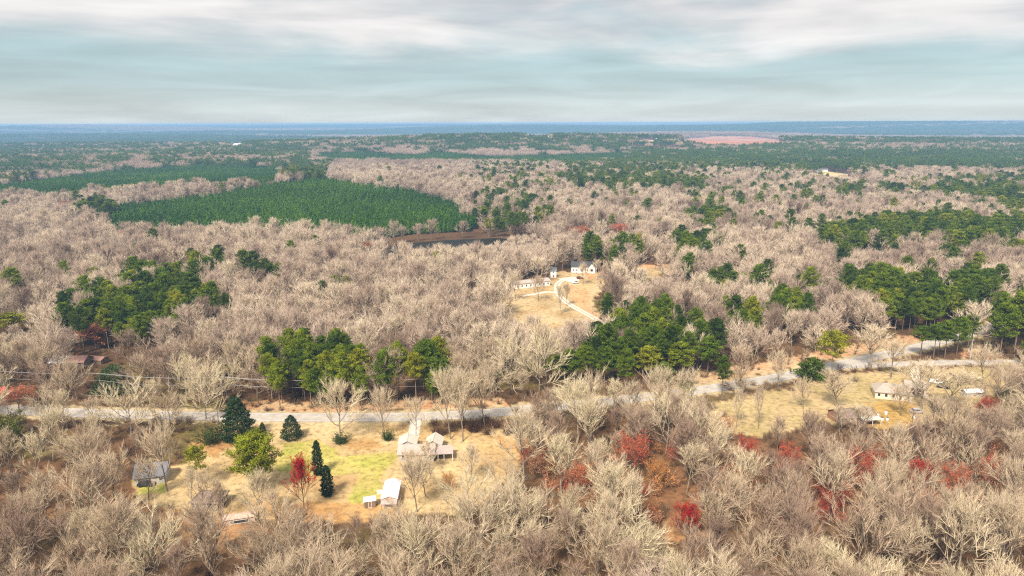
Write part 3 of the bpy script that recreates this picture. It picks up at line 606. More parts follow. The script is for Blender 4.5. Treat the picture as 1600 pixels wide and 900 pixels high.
def house(name, px, py, rz, Lx, Wy, h, rise, wall, roof, label, cat, spec=(), chimney=None, over=0.45, hip=0.0, group=None, back=0.0):
    """gable (ridge along x) or hip house: walls, roof, windows, doors, chimney"""
    x, y, z = G(px, py); root = empty(name, (x, y+back, z), R(rz), label, cat, group)
    m = MB(); a, b = Lx/2, Wy/2
    if hip <= 0:
        m.prism([(-a, -b, -.2), (-a, b, -.2), (-a, b, h), (-a, 0, h+rise), (-a, -b, h)], [(a, -b, -.2), (a, b, -.2), (a, b, h), (a, 0, h+rise), (a, -b, h)])
    else: m.box(-a, a, -b, b, -.2, h)
    m.build('wall', wall, root)
    m = MB(); o = over; t = 0.14; s = rise/b; zl = h-s*o+t+0.02; zr = h+rise+t+0.02
    if hip <= 0:
        for sg in (-1, 1):
            q = [(-a-o, sg*(b+o), zl), (a+o, sg*(b+o), zl), (a+o, 0, zr), (-a-o, 0, zr)]
            m.slab(q if sg < 0 else q[::-1], t)
        m.tube([(-a-o, 0, zr+.02), (a+o, 0, zr+.02)], 0.09, 5)
    else:
        r = a-hip; e = [(-a-o, -b-o, zl), (a+o, -b-o, zl), (a+o, b+o, zl), (-a-o, b+o, zl)]; r0, r1 = (-r, 0, zr), (r, 0, zr)
        for q in ([e[0], e[1], r1, r0], [e[2], e[3], r0, r1], [e[1], e[2], r1], [e[3], e[0], r0]): m.poly(q)
        m.poly([(p[0], p[1], p[2]-t) for p in e][::-1])
        for i in range(4): p, q = e[i], e[(i+1) % 4]; m.poly([(p[0], p[1], p[2]-t), (q[0], q[1], q[2]-t), q, p])
    rf = m.build('roof', roof, root)
    if chimney is not None:
        m = MB(); cx, cy_ = chimney; zc = h+rise*(1-abs(cy_)/b); m.box(cx-.4, cx+.4, cy_-.35, cy_+.35, zc-.5, zc+1.1); m.build('chimney', W_BRICK, rf)
    windows(root, spec, Lx, Wy)
    return root
def frontwin(Lx, n, door=None, z=0.9):
    out = []
    for i in range(n):
        x = -Lx/2+Lx*(i+0.5)/n
        out.append(('f', x, 0.05, 1.0, 2.05, 'd') if door == i else ('f', x, z, 1.1, 1.3, 'w'))
    return out

# white metal roofed barn, its ridge pointing away, with a pinkish lean-to on the near gable
b = house('metal_barn', 612, 779, 90+3, 9.4, 4.0, 2.7, 0.7, W_PINK, R_WHITE, 'narrow barn with white ribbed metal roof at the edge of the lawn', 'barn', [('l', 0.8, 0.05, 1.0, 2.0, 'd'), ('l', -1.1, 1.0, 0.9, 0.9, 'w'), ('f', 2, 1.0, 1, 1, 'w'), ('f', -2, 1.0, 1, 1, 'w')], None, 0.25)
m = MB(); m.slab([(-6.4, -2.1, 2.0), (-4.8, -2.1, 2.55), (-4.8, 2.1, 2.55), (-6.4, 2.1, 2.0)], 0.1); pr = m.build('porch_roof', R_PINK, b)
for yy in (-1.9, 1.9):
    m = MB(); m.box(-6.3, -6.18, yy-.06, yy+.06, 0, 1.96); m.build('post', W_WOOD, b)
house('garden_shed', 578, 790, 15, 2.9, 2.4, 2.0, 0.55, W_WOOD, R_WHITE, 'tiny wooden shed with white roof beside the metal barn', 'shed', [('f', 0, 0.05, 0.9, 1.8, 'd')], None, 0.2)
for (px, py, lab) in ((593, 771, 'small white chest standing left of the metal barn'), (608, 793, 'small white chest in front of the metal barn')):
    x, y, z = G(px, py); r = empty('storage_chest', (x, y, z), 0.2, lab, 'chest'); m = MB(); m.box(-.65, .65, -.4, .4, 0, .75); m.build('body', TRIM, r); m = MB(); m.box(-.7, .7, -.45, .45, .755, .86); m.build('lid', TRIM, r)
# the house on the lawn: grey-pink main roof, two pale roofed wings behind, dark open carport
house('lawn_house', 652, 714, 2, 10.6, 6.2, 2.6, 1.5, W_GREY, R_PINK, 'low house with faded pinkish grey roof at the foot of the gravel driveway', 'house', frontwin(10.6, 4, 2), (3.0, 1.0))
house('small_outbuilding', 638, 702, 90+4, 5.5, 5.2, 2.9, 1.3, W_GREY, R_PALE, 'small building with pale patchy roof and dark open gable behind the lawn house', 'outbuilding', [('l', 0.9, 0.1, 1.6, 2.2, 'w'), ('l', -1.1, 0.1, 1.1, 1.5, 'd')], None, 0.4)
house('gabled_cottage', 679, 702, 90-3, 5.5, 4.8, 2.8, 1.5, W_GREY, R_PALE, 'small gabled cottage with cream roof behind the dark carport', 'outbuilding', [('l', 0, 0.1, 1.4, 2.1, 'w')], None, 0.4)
x, y, z = G(693, 715); r = empty('carport', (x, y, z), R(5), 'dark open carport with pale posts beside the lawn house', 'carport')
m = MB(); m.slab([(-3, -2.6, 2.5), (3, -2.6, 2.5), (3, 2.6, 2.85), (-3, 2.6, 2.85)], .14); m.build('roof', R_PINK, r)
m = MB(); m.box(-2.9, 2.9, 2.3, 2.45, 0, 2.65); m.build('back_wall', DARK, r); m = MB(); m.box(-2.9, -2.75, -2.3, 2.29, 0, 2.4); m.build('side_wall', DARK, r)  # walls coloured near black: the shade inside the carport is in their colour
for xx in (-1.6, 0.2, 2.8):
    m = MB(); m.box(xx-.08, xx+.08, -2.45, -2.29, 0, 2.34); m.build('post', TRIM, r)
house('grey_house', 240, 748, 14, 8.0, 7.0, 2.6, 2.3, W_GREY, R_GREY, 'grey house with steep slate coloured gable roof among bare trees', 'house', frontwin(8, 3, 1)+[('l', 0, 1, 1.1, 1.2, 'w')])
house('old_shed', 329, 789, -3, 7.2, 6.0, 2.6, 1.5, W_WOOD, R_BROWN, 'weathered shed with dull brown grey roof and dark open front', 'shed', [('f', -1.6, .05, 1.9, 2.1, 'w'), ('f', 1.4, .05, 2.0, 2.1, 'w')], None, 0.5, 1.6)  # dark window panes stand in for the shaded open front
house('lumber_shelter', 375, 814, 16, 7.5, 2.6, 1.5, 0.35, W_PINK, W_PINK, 'long low plank shelter with faded pinkish roof below the weathered shed', 'shelter', [('f', 0, .1, 4.5, 1.0, 'w')], None, 0.25)
# left: long barn, half white and half rust
b = house('roadside_barn', 112, 572, 3, 14, 7.5, 2.8, 1.7, W_WOOD, R_RUST, 'long old barn with half white, half rusty roof beyond the road', 'barn', [('f', -4, .05, 2, 2.1, 'd'), ('f', 3, .9, 1.2, 1, 'w')], None, 0.4)
m = MB(); m.slab([(-7.45, -4.2, 2.83), (-0.8, -4.2, 2.83), (-0.8, -0.05, 4.72), (-7.45, -0.05, 4.72)], .05); m.build('white_roof_panel', R_WHITE, b)
house('ruined_shed', 152, 566, -12, 8, 4.5, 1.8, 0.8, W_WOOD, R_RUST, 'collapsed rusty shed at the right end of the long old barn', 'shed', (), None, 0.3)
house('red_shed', -3, 622, 10, 7, 5, 2.6, 1.5, W_WOOD, R_RED, 'shed with bright red metal roof cut off by the left edge', 'shed', [('f', 0, .05, 1.8, 2.0, 'd')])
# right
house('tan_house', 1392, 619, -18, 12.0, 8.0, 2.8, 2.1, W_CREAM, R_TAN, 'cream ranch house with tan hipped roof standing in the field', 'house', frontwin(12, 5, 3)+[('r', 0, .9, 1.1, 1.3, 'w'), ('r', -2.4, .9, 1, 1.3, 'w')], (-2, 1), 0.5, 3.2)
house('tan_garage', 1428, 612, -18, 7, 6, 2.6, 1.5, W_CREAM, R_TAN, 'cream garage with tan gable roof right of the ranch house', 'garage', [('f', -1.4, .05, 2.3, 2.1, 'd'), ('f', 1.5, .05, 2.3, 2.1, 'd')])
b = house('brown_house', 1330, 656, 9, 13.5, 7.0, 2.6, 1.7, W_BRICK, R_BROWN, 'long dark brown roofed house with a pale porch roof', 'house', frontwin(13.5, 6, 2), (-3.5, 1.0))
m = MB(); m.slab([(0.5, -6.0, 2.2), (7.2, -6.0, 2.2), (7.2, -3.9, 2.72), (0.5, -3.9, 2.72)], .1); m.build('porch_roof', R_MINT, b)
for xx in (0.8, 3.8, 6.9):
    m = MB(); m.box(xx-.07, xx+.07, -5.9, -5.76, 0, 2.2); m.build('post', TRIM, b)
house('white_shed', 1518, 618, 5, 6.5, 3.2, 1.9, 0.6, W_GREY, R_WHITE, 'low white roofed shed right of the ranch house, near a red tree', 'shed', [('f', 0, .05, 1.6, 1.7, 'd')])
# centre clearing
b = house('white_farmhouse', 912, 424, -4, 17, 9, 4.2, 2.6, W_WHITE, R_BLACK, 'white farmhouse with dark roof and two white front gables', 'house', frontwin(17, 7, 3, 1.2), (6, 1.5))
for gx in (-1.5, 5.2):
    m = MB(); m.prism([(gx-2.2, -6.2, -.2), (gx+2.2, -6.2, -.2), (gx+2.2, -6.2, 4.0), (gx, -6.2, 6.6), (gx-2.2, -6.2, 4.0)], [(gx-2.2, -4.0, -.2), (gx+2.2, -4.0, -.2), (gx+2.2, -4.0, 4.0), (gx, -4.0, 6.6), (gx-2.2, -4.0, 4.0)]); gm = m.build('front_gable', W_WHITE, b)
    m = MB(); m.slab([(gx-2.6, -6.5, 3.7), (gx, -6.5, 6.85), (gx, -2.0, 6.85), (gx-2.6, -2.0, 3.7)], .12); m.slab([(gx, -6.5, 6.86), (gx+2.6, -6.5, 3.7), (gx+2.6, -2.0, 3.7), (gx, -2.0, 6.86)], .12); m.build('gable_roof', R_BLACK, gm)
    m = MB(); m.box(gx-.8, gx+.8, -6.26, -6.21, 1.2, 2.9); m.build('window', GLASS, gm)
house('long_white_building', 829, 447, 24, 24, 7, 3.2, 1.1, W_WHITE, R_PINK, 'long white single storey building across the lawn from the farmhouse', 'outbuilding', frontwin(24, 8, 4))
house('white_tower_shed', 864, 433, 8, 3.8, 3.6, 5.0, 1.6, W_WHITE, R_GREY, 'tall narrow white shed between the farmhouse and the long white building', 'shed', [('f', 0, .05, 1.2, 2.1, 'd'), ('f', 0, 3.2, .9, 1, 'w')])
house('white_trailer', 1349, 424, 4, 20, 5, 3.4, 0.9, W_WHITE, R_WHITE, 'white trailer home glimpsed above a pine belt', 'trailer', frontwin(20, 6, 2))
for px, py, ln, ro, wa, lab in ((1258, 270, 18, R_PALE, W_CREAM, 'far farmhouse with pale roof on the left of the yellow clearing'), (1283, 268, 24, R_GREY, W_WHITE, 'far long shed with grey roof behind the yellow clearing'), (1322, 283, 16, R_PALE, W_WHITE, 'far white cabin at the lower edge of the yellow clearing'), (1303, 288, 12, R_BLACK, W_WOOD, 'far dark barn on the pale ground of the yellow clearing'), (900, 262, 20, R_PALE, W_CREAM, 'far pale roofed building alone amid distant pines')):
    house('far_house', px, py, random.uniform(-20, 20), ln, 9, 3.5, 2.2, wa, ro, lab, 'house', frontwin(ln, 4, 1), group='houses at the far clearing' if px > 1000 else None)
for i, (px, py, ln) in enumerate(((48, 228, 70), (66, 227, 60), (108, 223.5, 45), (133, 225, 40), (267, 231, 50), (318, 230.5, 30), (360, 231, 55), (375, 228.5, 40), (842, 217, 70), (1034, 221, 40), (548, 217, 60))):
    where = ('leftmost white shed on the hazy skyline hills', 'white shed just right of the leftmost one far away', 'small white shed in far haze left of the green hill', 'small pale shed in far haze, next right', 'pale shed on the far orange clearing', 'small far shed right of the orange clearing', 'far shed in the pale patch right of the orange clearing', 'small far shed at the right end of the pale patch', 'long far shed on the pale field near the skyline', 'far shed at the left corner of the red field', 'far pale shed above the middle green hill')[i]
    house('far_shed', px, py, random.uniform(-15, 15), ln, 22, 6, 4, W_WHITE, R_WHITE if i % 3 else R_PALE, where, 'shed', ())

# vehicles
def car(px, py, rz, paint, label, pickup=False, group=None):
    x, y, z = G(px, py); r = empty('pickup_truck' if pickup else 'parked_car', (x, y, z+0.03), R(rz), label, 'truck' if pickup else 'car', group)
    w2 = 0.9
    prof = [(-2.25, .35), (2.2, .35), (2.28, .75), (1.35, .98), (-2.2, 1.0), (-2.3, .6)]
    m = MB(); m.prism([(a, -w2, b) for a, b in prof], [(a, w2, b) for a, b in prof]); body = m.build('body', paint, r)
    cab = [(-0.1, .99), (1.2, .99), (0.75, 1.62), (0.1, 1.66)] if pickup else [(-2.0, 1.0), (1.15, .99), (0.55, 1.48), (-1.45, 1.5)]
    m = MB(); m.prism([(a, -w2+.1, b) for a, b in cab], [(a, w2-.1, b) for a, b in cab]); m.build('window', GLASS, r)
    m = MB(); x0, x1 = (cab[3][0]-.02, cab[2][0]+.02); m.box(x0, x1, -w2+.12, w2-.12, cab[3][1]-.02, cab[3][1]+.06); m.build('roof', paint, r)
    if pickup:
        m = MB()
        for q in ((-2.25, -.2, -w2, -w2+.08), (-2.25, -.2, w2-.08, w2), (-2.25, -2.17, -w2+.08, w2-.08)): m.box(*q, 1.003, 1.35)
        m.build('bed', paint, r)
    for wx in (-1.4, 1.4):
        for wy in (-.86, .86):
            m = MB(); m.tube([(wx, wy-.11, .33), (wx, wy+.11, .33)], .33, 12); m.build('wheel', RUBBER, r)
P_WHITE = plain('white_car_paint', (0.74, 0.74, 0.75), 0.25, 0.02, 1, None, None, 0, 0.5); P_DARK = plain('dark_car_paint', (0.035, 0.035, 0.045), 0.25, 0.02, 1, None, None, 0, 0.5); P_MAROON = plain('maroon_car_paint', (0.16, 0.05, 0.035), 0.3, 0.02, 1, None, None, 0, 0.5); P_SILVER = plain('silver_car_paint', (0.48, 0.48, 0.52), 0.25, 0.02, 1, None, None, 0.3, 0.5)
car(899, 443, 25, P_WHITE, 'white pickup truck parked on the gravel before the farmhouse', True)
car(906, 435.5, 5, P_MAROON, 'dark maroon car parked close to the white farmhouse')
car(229, 759, 8, P_DARK, 'dark car parked in front of the grey gabled house')
car(1433, 645, 3, P_SILVER, 'silver car parked under bare trees below the ranch house')
car(1462, 599, -28, P_WHITE, 'white pickup truck in the field right of the ranch house', True)
car(1474, 606, -28, P_DARK, 'dark car behind the white pickup right of the ranch house')
BW = plain('white_plastic', (0.72, 0.71, 0.69), 0.5, 0.05)
for i, (px, py, lab) in enumerate(((1371, 652, 'white barrel nearest the pale porch roof'), (1378, 657, 'white barrel lowest in the small yard cluster'), (1384, 648, 'white barrel uppermost in the small yard cluster'), (1386, 657, 'white barrel at the right of the small yard cluster'), (1428, 654, 'white barrel standing alone below the silver car'), (1440, 623, 'white barrel beside the cream garage'), (1447, 622, 'white barrel right of another near the cream garage'))):
    x, y, z = G(px, py); r = empty('yard_barrel', (x, y, z), 0, lab, 'barrel', 'white barrels around the brown house')
    m = MB(); m.tube([(0, 0, 0), (0, 0, .12), (0, 0, .6), (0, 0, 1.05), (0, 0, 1.12)], [.42, .47, .5, .47, .42], 12); m.build('body', BW, r); m = MB(); m.tube([(0, 0, 1.122), (0, 0, 1.19)], [.44, .40], 12); m.build('lid', DARK if i % 2 else BW, r)

# utility poles and wires along the far side of the road
tops = []
for i, (px, py, lab) in enumerate(((-70, 612, 'wooden utility pole beyond the road, near the red roofed shed'), (160, 624, 'wooden utility pole beyond the road, left of the pine clumps'), (352, 630, 'wooden utility pole beyond the road, behind the cedar'), (552, 633, 'wooden utility pole in front of the big roadside pine clump'), (765, 625, 'wooden utility pole beyond the road, right of the pine clumps'))):
    x, y, z = G(px, py); r = empty('utility_pole', (x, y, z), 0, lab, 'pole', 'utility poles along the road')
    m = MB(); m.tube([(0, 0, -.3), (0, 0, 11)], [.17, .11], 8); m.build('post', PALEP if i == 3 else POLEM, r)
    m = MB(); m.box(-1.2, 1.2, -.24, -.13, 10.1, 10.25); m.build('crossarm', POLEM, r); m = MB(); m.tube([(0.0, 0.3, 8.3), (0.0, 0.3, 9.2)], .22, 8); m.build('transformer', STEEL, r)
    tops.append((x, y, z))
for dx, zz, lab in ((-1.1, 10.35, 'power line wire on the outer left arm of the utility poles'), (1.1, 10.35, 'power line wire on the outer right arm of the utility poles'), (0, 7.6, 'lowest wire strung along the utility poles')):
    pts = []
    for a, c in zip(tops[:-1], tops[1:]):
        for k in range(12):
            t = k/12; pts.append((a[0]+(c[0]-a[0])*t+dx, a[1]+(c[1]-a[1])*t-.18*(zz > 9)-.19*(zz < 9), zz-1.1*4*t*(1-t)))
    m = MB(); m.tube(pts, .028, 4); o = m.build('power_line', STEEL, None); tag(o, lab, 'wire', 'wires along the road')
for px, py, h, mt, lab in ((1516, 560, 9, PALEP, 'grey utility pole on the clay patch right of the pine group'), (343, 676, 9.5, POLEM, 'dark utility pole left of the big cedar on the near side')):
    x, y, z = G(px, py); r = empty('utility_pole', (x, y, z), 0, lab, 'pole'); m = MB(); m.tube([(0, 0, -.3), (0, 0, h)], [.16, .1], 8); m.build('post', mt, r); m = MB(); m.box(-.8, .8, -.2, -.11, h-.7, h-.58); m.build('crossarm', mt, r)

# ------------------------------------------------------------------ hero plants
def mk(tp, cp, st='', H=1, W=1): return (st, np_mesh('trunk', tp), np_mesh('crown', cp), H, W)
def hero(name, proto, px, py, hpx, tint, label, cat, wpx=None, rz=None, group=None):
    """a plant whose foot is at a pixel and which is hpx tall and wpx wide in the photo"""
    x, y, z = G(px, py); k = pxm(px, py); dep = math.atan2(CAM_H, math.hypot(x, y))
    H = hpx/k/math.cos(dep)*0.96; s = H/proto[3]; sw = s if wpx is None else (wpx/k)/proto[4]
    r = plant(name, proto, (x, y, z), sw, random.uniform(0, 6.28) if rz is None else rz, tint, label, cat, group, s)
    HEROES.append((x, y, sw*proto[4]*0.5)); wp = sw*proto[4]*k
    SIGHT.append((px-wp*0.42, px+wp*0.42, py-hpx*0.95, py-hpx*0.3, k and FPX/k))
    return r
HEROES = []; SIGHT = []
CEDAR = mk(*cone_parts(1, 15, 11, 7000, DARKLEAF, 0.62, 0.62, 0.02, 0.2), '', 15, 11); CONE = mk(*cone_parts(2, 8, 7.4, 5200, DARKLEAF, 0.36, 0.55, 0.0, 0.1), '', 8, 7.4); COLUMN = mk(*cone_parts(3, 12, 3.4, 4200, DARKLEAF, 0.42, 0.35, 0.02, 0.22), '', 12, 3.4); BUSH = mk(*cone_parts(4, 5, 7, 3400, NEEDLE, 0.5, 0.5, 0.0, 0.3), '', 5, 7)
ROUNDPINE = mk(*pine_parts(31, 15, 14, 0.3, 1.6), '', 15, 14); LIGHTPINE = mk(*pine_parts(32, 13, 9.5, 0.45, 0.75), '', 13, 9.5)
HB = [BARE[i] for i in range(8)]
hero('cedar_tree', CEDAR, 373, 688, 71, 0.45, 'large dark cedar between the road and the dirt track', 'tree', 56)
hero('cone_shrub', CONE, 456, 685, 37, 0.35, 'dense dark cone shaped evergreen on the open lawn', 'shrub', 37)
hero('cone_shrub', CONE, 411, 679, 20, 0.6, 'small pointed evergreen beside the dirt track', 'shrub', 13)
hero('column_evergreen', COLUMN, 497, 742, 54, 0.2, 'narrow dark columnar evergreen on the lawn', 'tree', 17)
hero('column_evergreen', COLUMN, 512, 775, 48, 0.25, 'dark ragged evergreen below the columnar one', 'tree', 20)
hero('pine_tree', ROUNDPINE, 402, 768, 86, 0.85, 'round crowned light green pine in the middle of the yard', 'tree', 78)
hero('pine_tree', LIGHTPINE, 310, 762, 64, 0.9, 'small thin yellow green pine behind the weathered shed', 'tree', 40)
hero('pine_tree', LIGHTPINE, 1299, 586, 68, 1.0, 'lone yellowish pine beside the road bend', 'tree', 56)
hero('evergreen_shrub', BUSH, 1268, 590, 32, 0.25, 'dark green bushy evergreen at the road bend', 'shrub', 48)
hero('evergreen_shrub', BUSH, 1072, 610, 20, 0.4, 'small green bush poking out above the pale brush', 'shrub', 22)
hero('evergreen_tree', CONE, 180, 612, 44, 1.0, 'low round olive green evergreen beyond the road', 'tree', 72)
hero('pine_tree', LIGHTPINE, 16, 525, 36, 1.0, 'bright yellow green pine near the left edge', 'tree', 60)
hero('bare_oak', HB[1], 530, 692, 92, 0.85, 'big pale spreading bare oak standing alone on the lawn', 'tree', 84)
hero('bare_tree', HB[6], 602, 686, 78, 0.75, 'slim bare tree on the lawn right of the big oak', 'tree', 34)
hero('bare_tree', HB[4], 704, 686, 108, 0.85, 'tall pale slender bare tree, left of a roadside pair', 'tree', 40)
hero('bare_tree', HB[6], 723, 690, 106, 0.8, 'tall pale slender bare tree, right of a roadside pair', 'tree', 44)
hero('bare_tree', HB[4], 758, 670, 90, 0.7, 'slender bare tree by the dark thicket near the road', 'tree', 36)
hero('bare_tree', HB[2], 650, 682, 58, 0.8, 'small fine bare tree shading the gravel driveway', 'tree', 40)
hero('bare_tree', HB[0], 322, 655, 80, 0.95, 'cream coloured bare tree leaning over the road left of the cedar', 'tree', 78)
hero('bare_tree', HB[3], 205, 680, 86, 1.0, 'yellowish bare tree with dark trunk beside the road', 'tree', 84)
hero('bare_tree', HB[1], 262, 768, 104, 0.7, 'greyish white bare tree over the grey house', 'tree', 62)
hero('bare_tree', HB[2], 665, 775, 62, 0.8, 'thin bare tree right of the metal barn', 'tree', 48)
hero('bare_tree', HB[5], 735, 755, 54, 0.75, 'thin bare tree leaning on the open lawn right of the carport', 'tree', 46)
hero('bare_tree', HB[6], 652, 800, 78, 0.7, 'narrow bare tree just below the metal barn', 'tree', 40)
for px, py, hp, wp, lab in ((1215, 610, 62, 40, 'thin bare tree at the roadside left of the lone pine'), (1360, 575, 62, 60, 'fine bare tree between road and side road'), (1392, 590, 60, 46, 'fine bare tree in front of the side road'), (1440, 640, 74, 80, 'fine spreading bare tree over the ranch house'), (1310, 640, 56, 50, 'fine bare tree in the field above the brown house'), (1255, 640, 48, 36, 'small bare tree left in the open field'), (1478, 640, 60, 60, 'fine bare tree right of the ranch house'), (1150, 668, 60, 24, 'thin bare sapling at the left end of the field'), (1185, 670, 64, 24, 'thin bare sapling second from the left end of the field'), (1535, 610, 70, 56, 'bare tree at the right end of the field')):
    hero('bare_tree', random.choice((HB[4], HB[1], HB[2])), px, py, hp, random.uniform(.6, .85), lab, 'tree', wp)
for px, py, hp, wp, lab in ((877, 492, 46, 16, 'slim dark trunked bare tree left of the farm drive'), (886, 478, 36, 14, 'slim bare tree right beside the farm drive'), (911, 446, 34, 24, 'bare tree in front of the white farmhouse'), (842, 470, 40, 28, 'bare tree on the clearing below the long white building'), (806, 470, 44, 36, 'bare tree hiding the left end of the long white building'), (934, 436, 30, 26, 'bare tree by the right end of the white farmhouse'),
        (318, 806, 66, 40, 'bare tree reaching over the left half of the weathered shed'), (345, 812, 58, 36, 'bare tree reaching over the right half of the weathered shed'), (300, 792, 60, 30, 'thin bare tree left of the weathered shed'), (232, 782, 62, 44, 'bare tree in front of the grey gabled house'), (402, 815, 74, 60, 'upright bare tree below the round crowned pine'), (432, 818, 54, 34, 'bare tree between the round pine and the crimson tree'),
        (1348, 682, 50, 40, 'bare tree in front of the brown house, right'), (1312, 680, 44, 36, 'bare tree in front of the brown house, left'), (1408, 650, 48, 44, 'bare tree in front of the ranch house'), (672, 738, 46, 40, 'bare tree in front of the lawn house'), (640, 742, 40, 34, 'bare tree on the lawn above the metal barn')):
    hero('bare_tree', random.choice((HB[4], HB[1], HB[2], HB[5])), px, py, hp, random.uniform(.55, .9), lab, 'tree', wp)
# red, orange and pink trees in bud
for px, py, hp, wp, ti, lab in ((1438, 558, 50, 34, .35, 'dark pine at the left end of the group beside the side road'), (1458, 562, 56, 34, .3, 'pine second from the left in the group beside the side road'), (1476, 560, 60, 36, .45, 'pine in the middle of the group beside the side road'), (1494, 556, 62, 36, .4, 'tall pine in the group beside the side road, left of the tallest'), (1511, 550, 60, 32, .5, 'pine at the right end of the group beside the side road'), (1466, 556, 52, 30, .55, 'lighter pine at the back of the group beside the side road'),
        (868, 602, 46, 38, .55, 'small round pine at the left end of the central stand'), (890, 600, 54, 38, .4, 'small pine second from the left end of the central stand'), (914, 600, 60, 40, .5, 'middle sized pine at the left front of the central stand'), (944, 602, 60, 42, .3, 'dark pine at the front of the central stand'), (1012, 594, 54, 44, .95, 'bright yellow green pine at the front of the central stand'), (1062, 590, 56, 46, .75, 'olive pine at the right front of the central stand'), (1105, 586, 60, 42, .4, 'pine at the right end of the central stand'),
        (1562, 556, 84, 46, .5, 'tall pine at the right edge, left of the stand there'), (1585, 548, 92, 50, .65, 'tall light green pine at the right edge'), (1606, 540, 96, 50, .4, 'tall pine cut off by the right edge')):
    hero('pine_tree', PINES[int(px) % 5], px, py, hp, ti, lab, 'tree', wp, None, None)
THICK = [np_mesh('thicket_shrub', shrub_parts(60+i, 3.2, 4.6, BRUSH, 60)) for i in range(3)]
def bush(px, py, s, ti, lab, grp):
    x, y, z = G(px, py); o = obj('thicket_shrub', random.choice(THICK)); o.location = (x, y, z); o.rotation_euler = (0, 0, random.uniform(0, 6.28)); o.scale = (s, s, s*random.uniform(.8, 1.1)); o['tint'] = ti; tag(o, lab, 'shrub', grp)
for i in range(26): bush(random.uniform(675, 805), random.uniform(664, 682), random.uniform(.8, 1.25), random.uniform(0, .3), 'dark leafless shrub in the thicket between the road and the lawn', 'shrubs of the dark roadside thicket')
for i in range(34): bush(random.uniform(5, 300), random.uniform(655, 672)+4, random.uniform(.6, 1.1), random.uniform(.1, .7), 'tan leafless shrub on the near verge of the left road stretch', 'shrubs on the left verge')
for i in range(30): bush(random.uniform(800, 1130), random.uniform(640, 668)-random.uniform(0, 14), random.uniform(.9, 1.4), random.uniform(.6, 1.0), 'pale leafless shrub in the brush that hides the road', 'pale shrubs hiding the road')
for i in range(14): bush(random.uniform(1120, 1260), random.uniform(596, 612), random.uniform(.5, .9), random.uniform(.3, .8), 'leafless shrub on the near verge of the road bend', 'shrubs at the road bend')
YG = mk([shrub_parts(90, 4, 6, GREENBUSH, 40, 2200, GREENBUSH)[0]], shrub_parts(90, 4, 6, GREENBUSH, 40, 2200, GREENBUSH)[1:], '', 4, 6)
for px, py, hp, wp, ti, lab in ((14, 690, 44, 54, 1.0, 'yellow green bush at the left edge below the road'), (330, 692, 24, 40, .2, 'dark low bush left of the big cedar'), (606, 688, 16, 20, .0, 'small dark bush at the foot of the slim lawn tree'), (532, 692, 14, 28, .0, 'dark brushy bush at the foot of the big oak')):
    hero('leafy_bush', YG, px, py, hp, ti, lab, 'shrub', wp)
reds = [(475, 800, 78, 54, 0.02, 'crimson leaved tree beside the columnar evergreen'), (1072, 845, 64, 58, 0.0, 'deep crimson tree in the wood below the field'), (1345, 765, 76, 62, 0.38, 'large orange red tree with pale branches below the brown house'), (1482, 780, 66, 58, 0.5, 'orange red tree, left of two in the wood at right'), (1543, 768, 62, 46, 0.5, 'orange red tree, right of two in the wood at right'),
        (1163, 730, 56, 42, 0.28, 'dark red tree at the left corner of the field'), (1228, 745, 60, 52, 0.36, 'brownish red tree left of the large orange red one'), (1432, 775, 66, 48, 0.22, 'dark red tree right of the large orange red one'), (1290, 825, 66, 44, 0.3, 'pinkish red tree in the wood under the brown house'), (1308, 805, 50, 22, 0.02, 'small bright red tree behind the pinkish red one'), (1205, 860, 58, 46, 0.3, 'red budded tree low in the wood at right'), (985, 740, 70, 64, 0.42, 'salmon red tree in the dark wood right of the lawn'), (1002, 778, 26, 22, 0.1, 'small bright red sapling in the dark wood'),
        (905, 775, 54, 62, 0.62, 'salmon brown tree at the right border of the lawn'), (1026, 760, 46, 40, 1.0, 'golden orange tree in the dark wood'), (1540, 648, 32, 36, 0.18, 'small red tree near the low white shed'), (1060, 715, 50, 34, 0.2, 'dark red tree among dark trunks left of the field'), (842, 745, 46, 50, 0.78, 'rusty brown tree at the right end of the lawn'), (702, 768, 34, 26, 1.0, 'small orange tree on the lawn right of the metal barn'),
        (30, 640, 40, 70, 0.6, 'pinkish budded tree at the left edge of the road'), (1130, 690, 46, 40, 0.7, 'rust brown tree left of the dark red corner tree'), (820, 730, 34, 30, 0.35, 'small dark red tree at the lawn border'), (150, 545, 44, 70, 0.62, 'faded pink tree behind the long old barn'), (365, 475, 24, 30, 0.4, 'rosy tree at the right edge of the dark pine clump'),
        (905, 372, 22, 52, 0.6, 'rosy red thicket tree beyond the white farmhouse, left one'), (968, 372, 26, 48, 0.55, 'rosy red thicket tree beyond the white farmhouse, right one'), (192, 374, 18, 34, 0.65, 'salmon tree below the green plantation'), (102, 326, 15, 34, 0.62, 'salmon tree left of the green plantation'), (572, 398, 24, 30, 0.68, 'salmon tree beside the pond end'), (1366, 402, 20, 28, 0.65, 'pinkish tree above the pine belt, left one'), (1421, 404, 18, 28, 0.65, 'pinkish tree above the pine belt, right one'), (330, 362, 14, 24, 0.6, 'small orange tree at the plantation foot')]
for i, (px, py, hp, wp, ti, lab) in enumerate(reds):
    hero('red_maple', RED[3] if i == 0 else RED[i % 3], px, py, hp*(1 if i == 0 else .8), ti, lab, 'tree', wp*.8)
RUST = [np_mesh('rusty_shrub', shrub_parts(66+i, 3.6, 4.2, REDTWIG, 30, 420, REDBUD)) for i in range(3)]
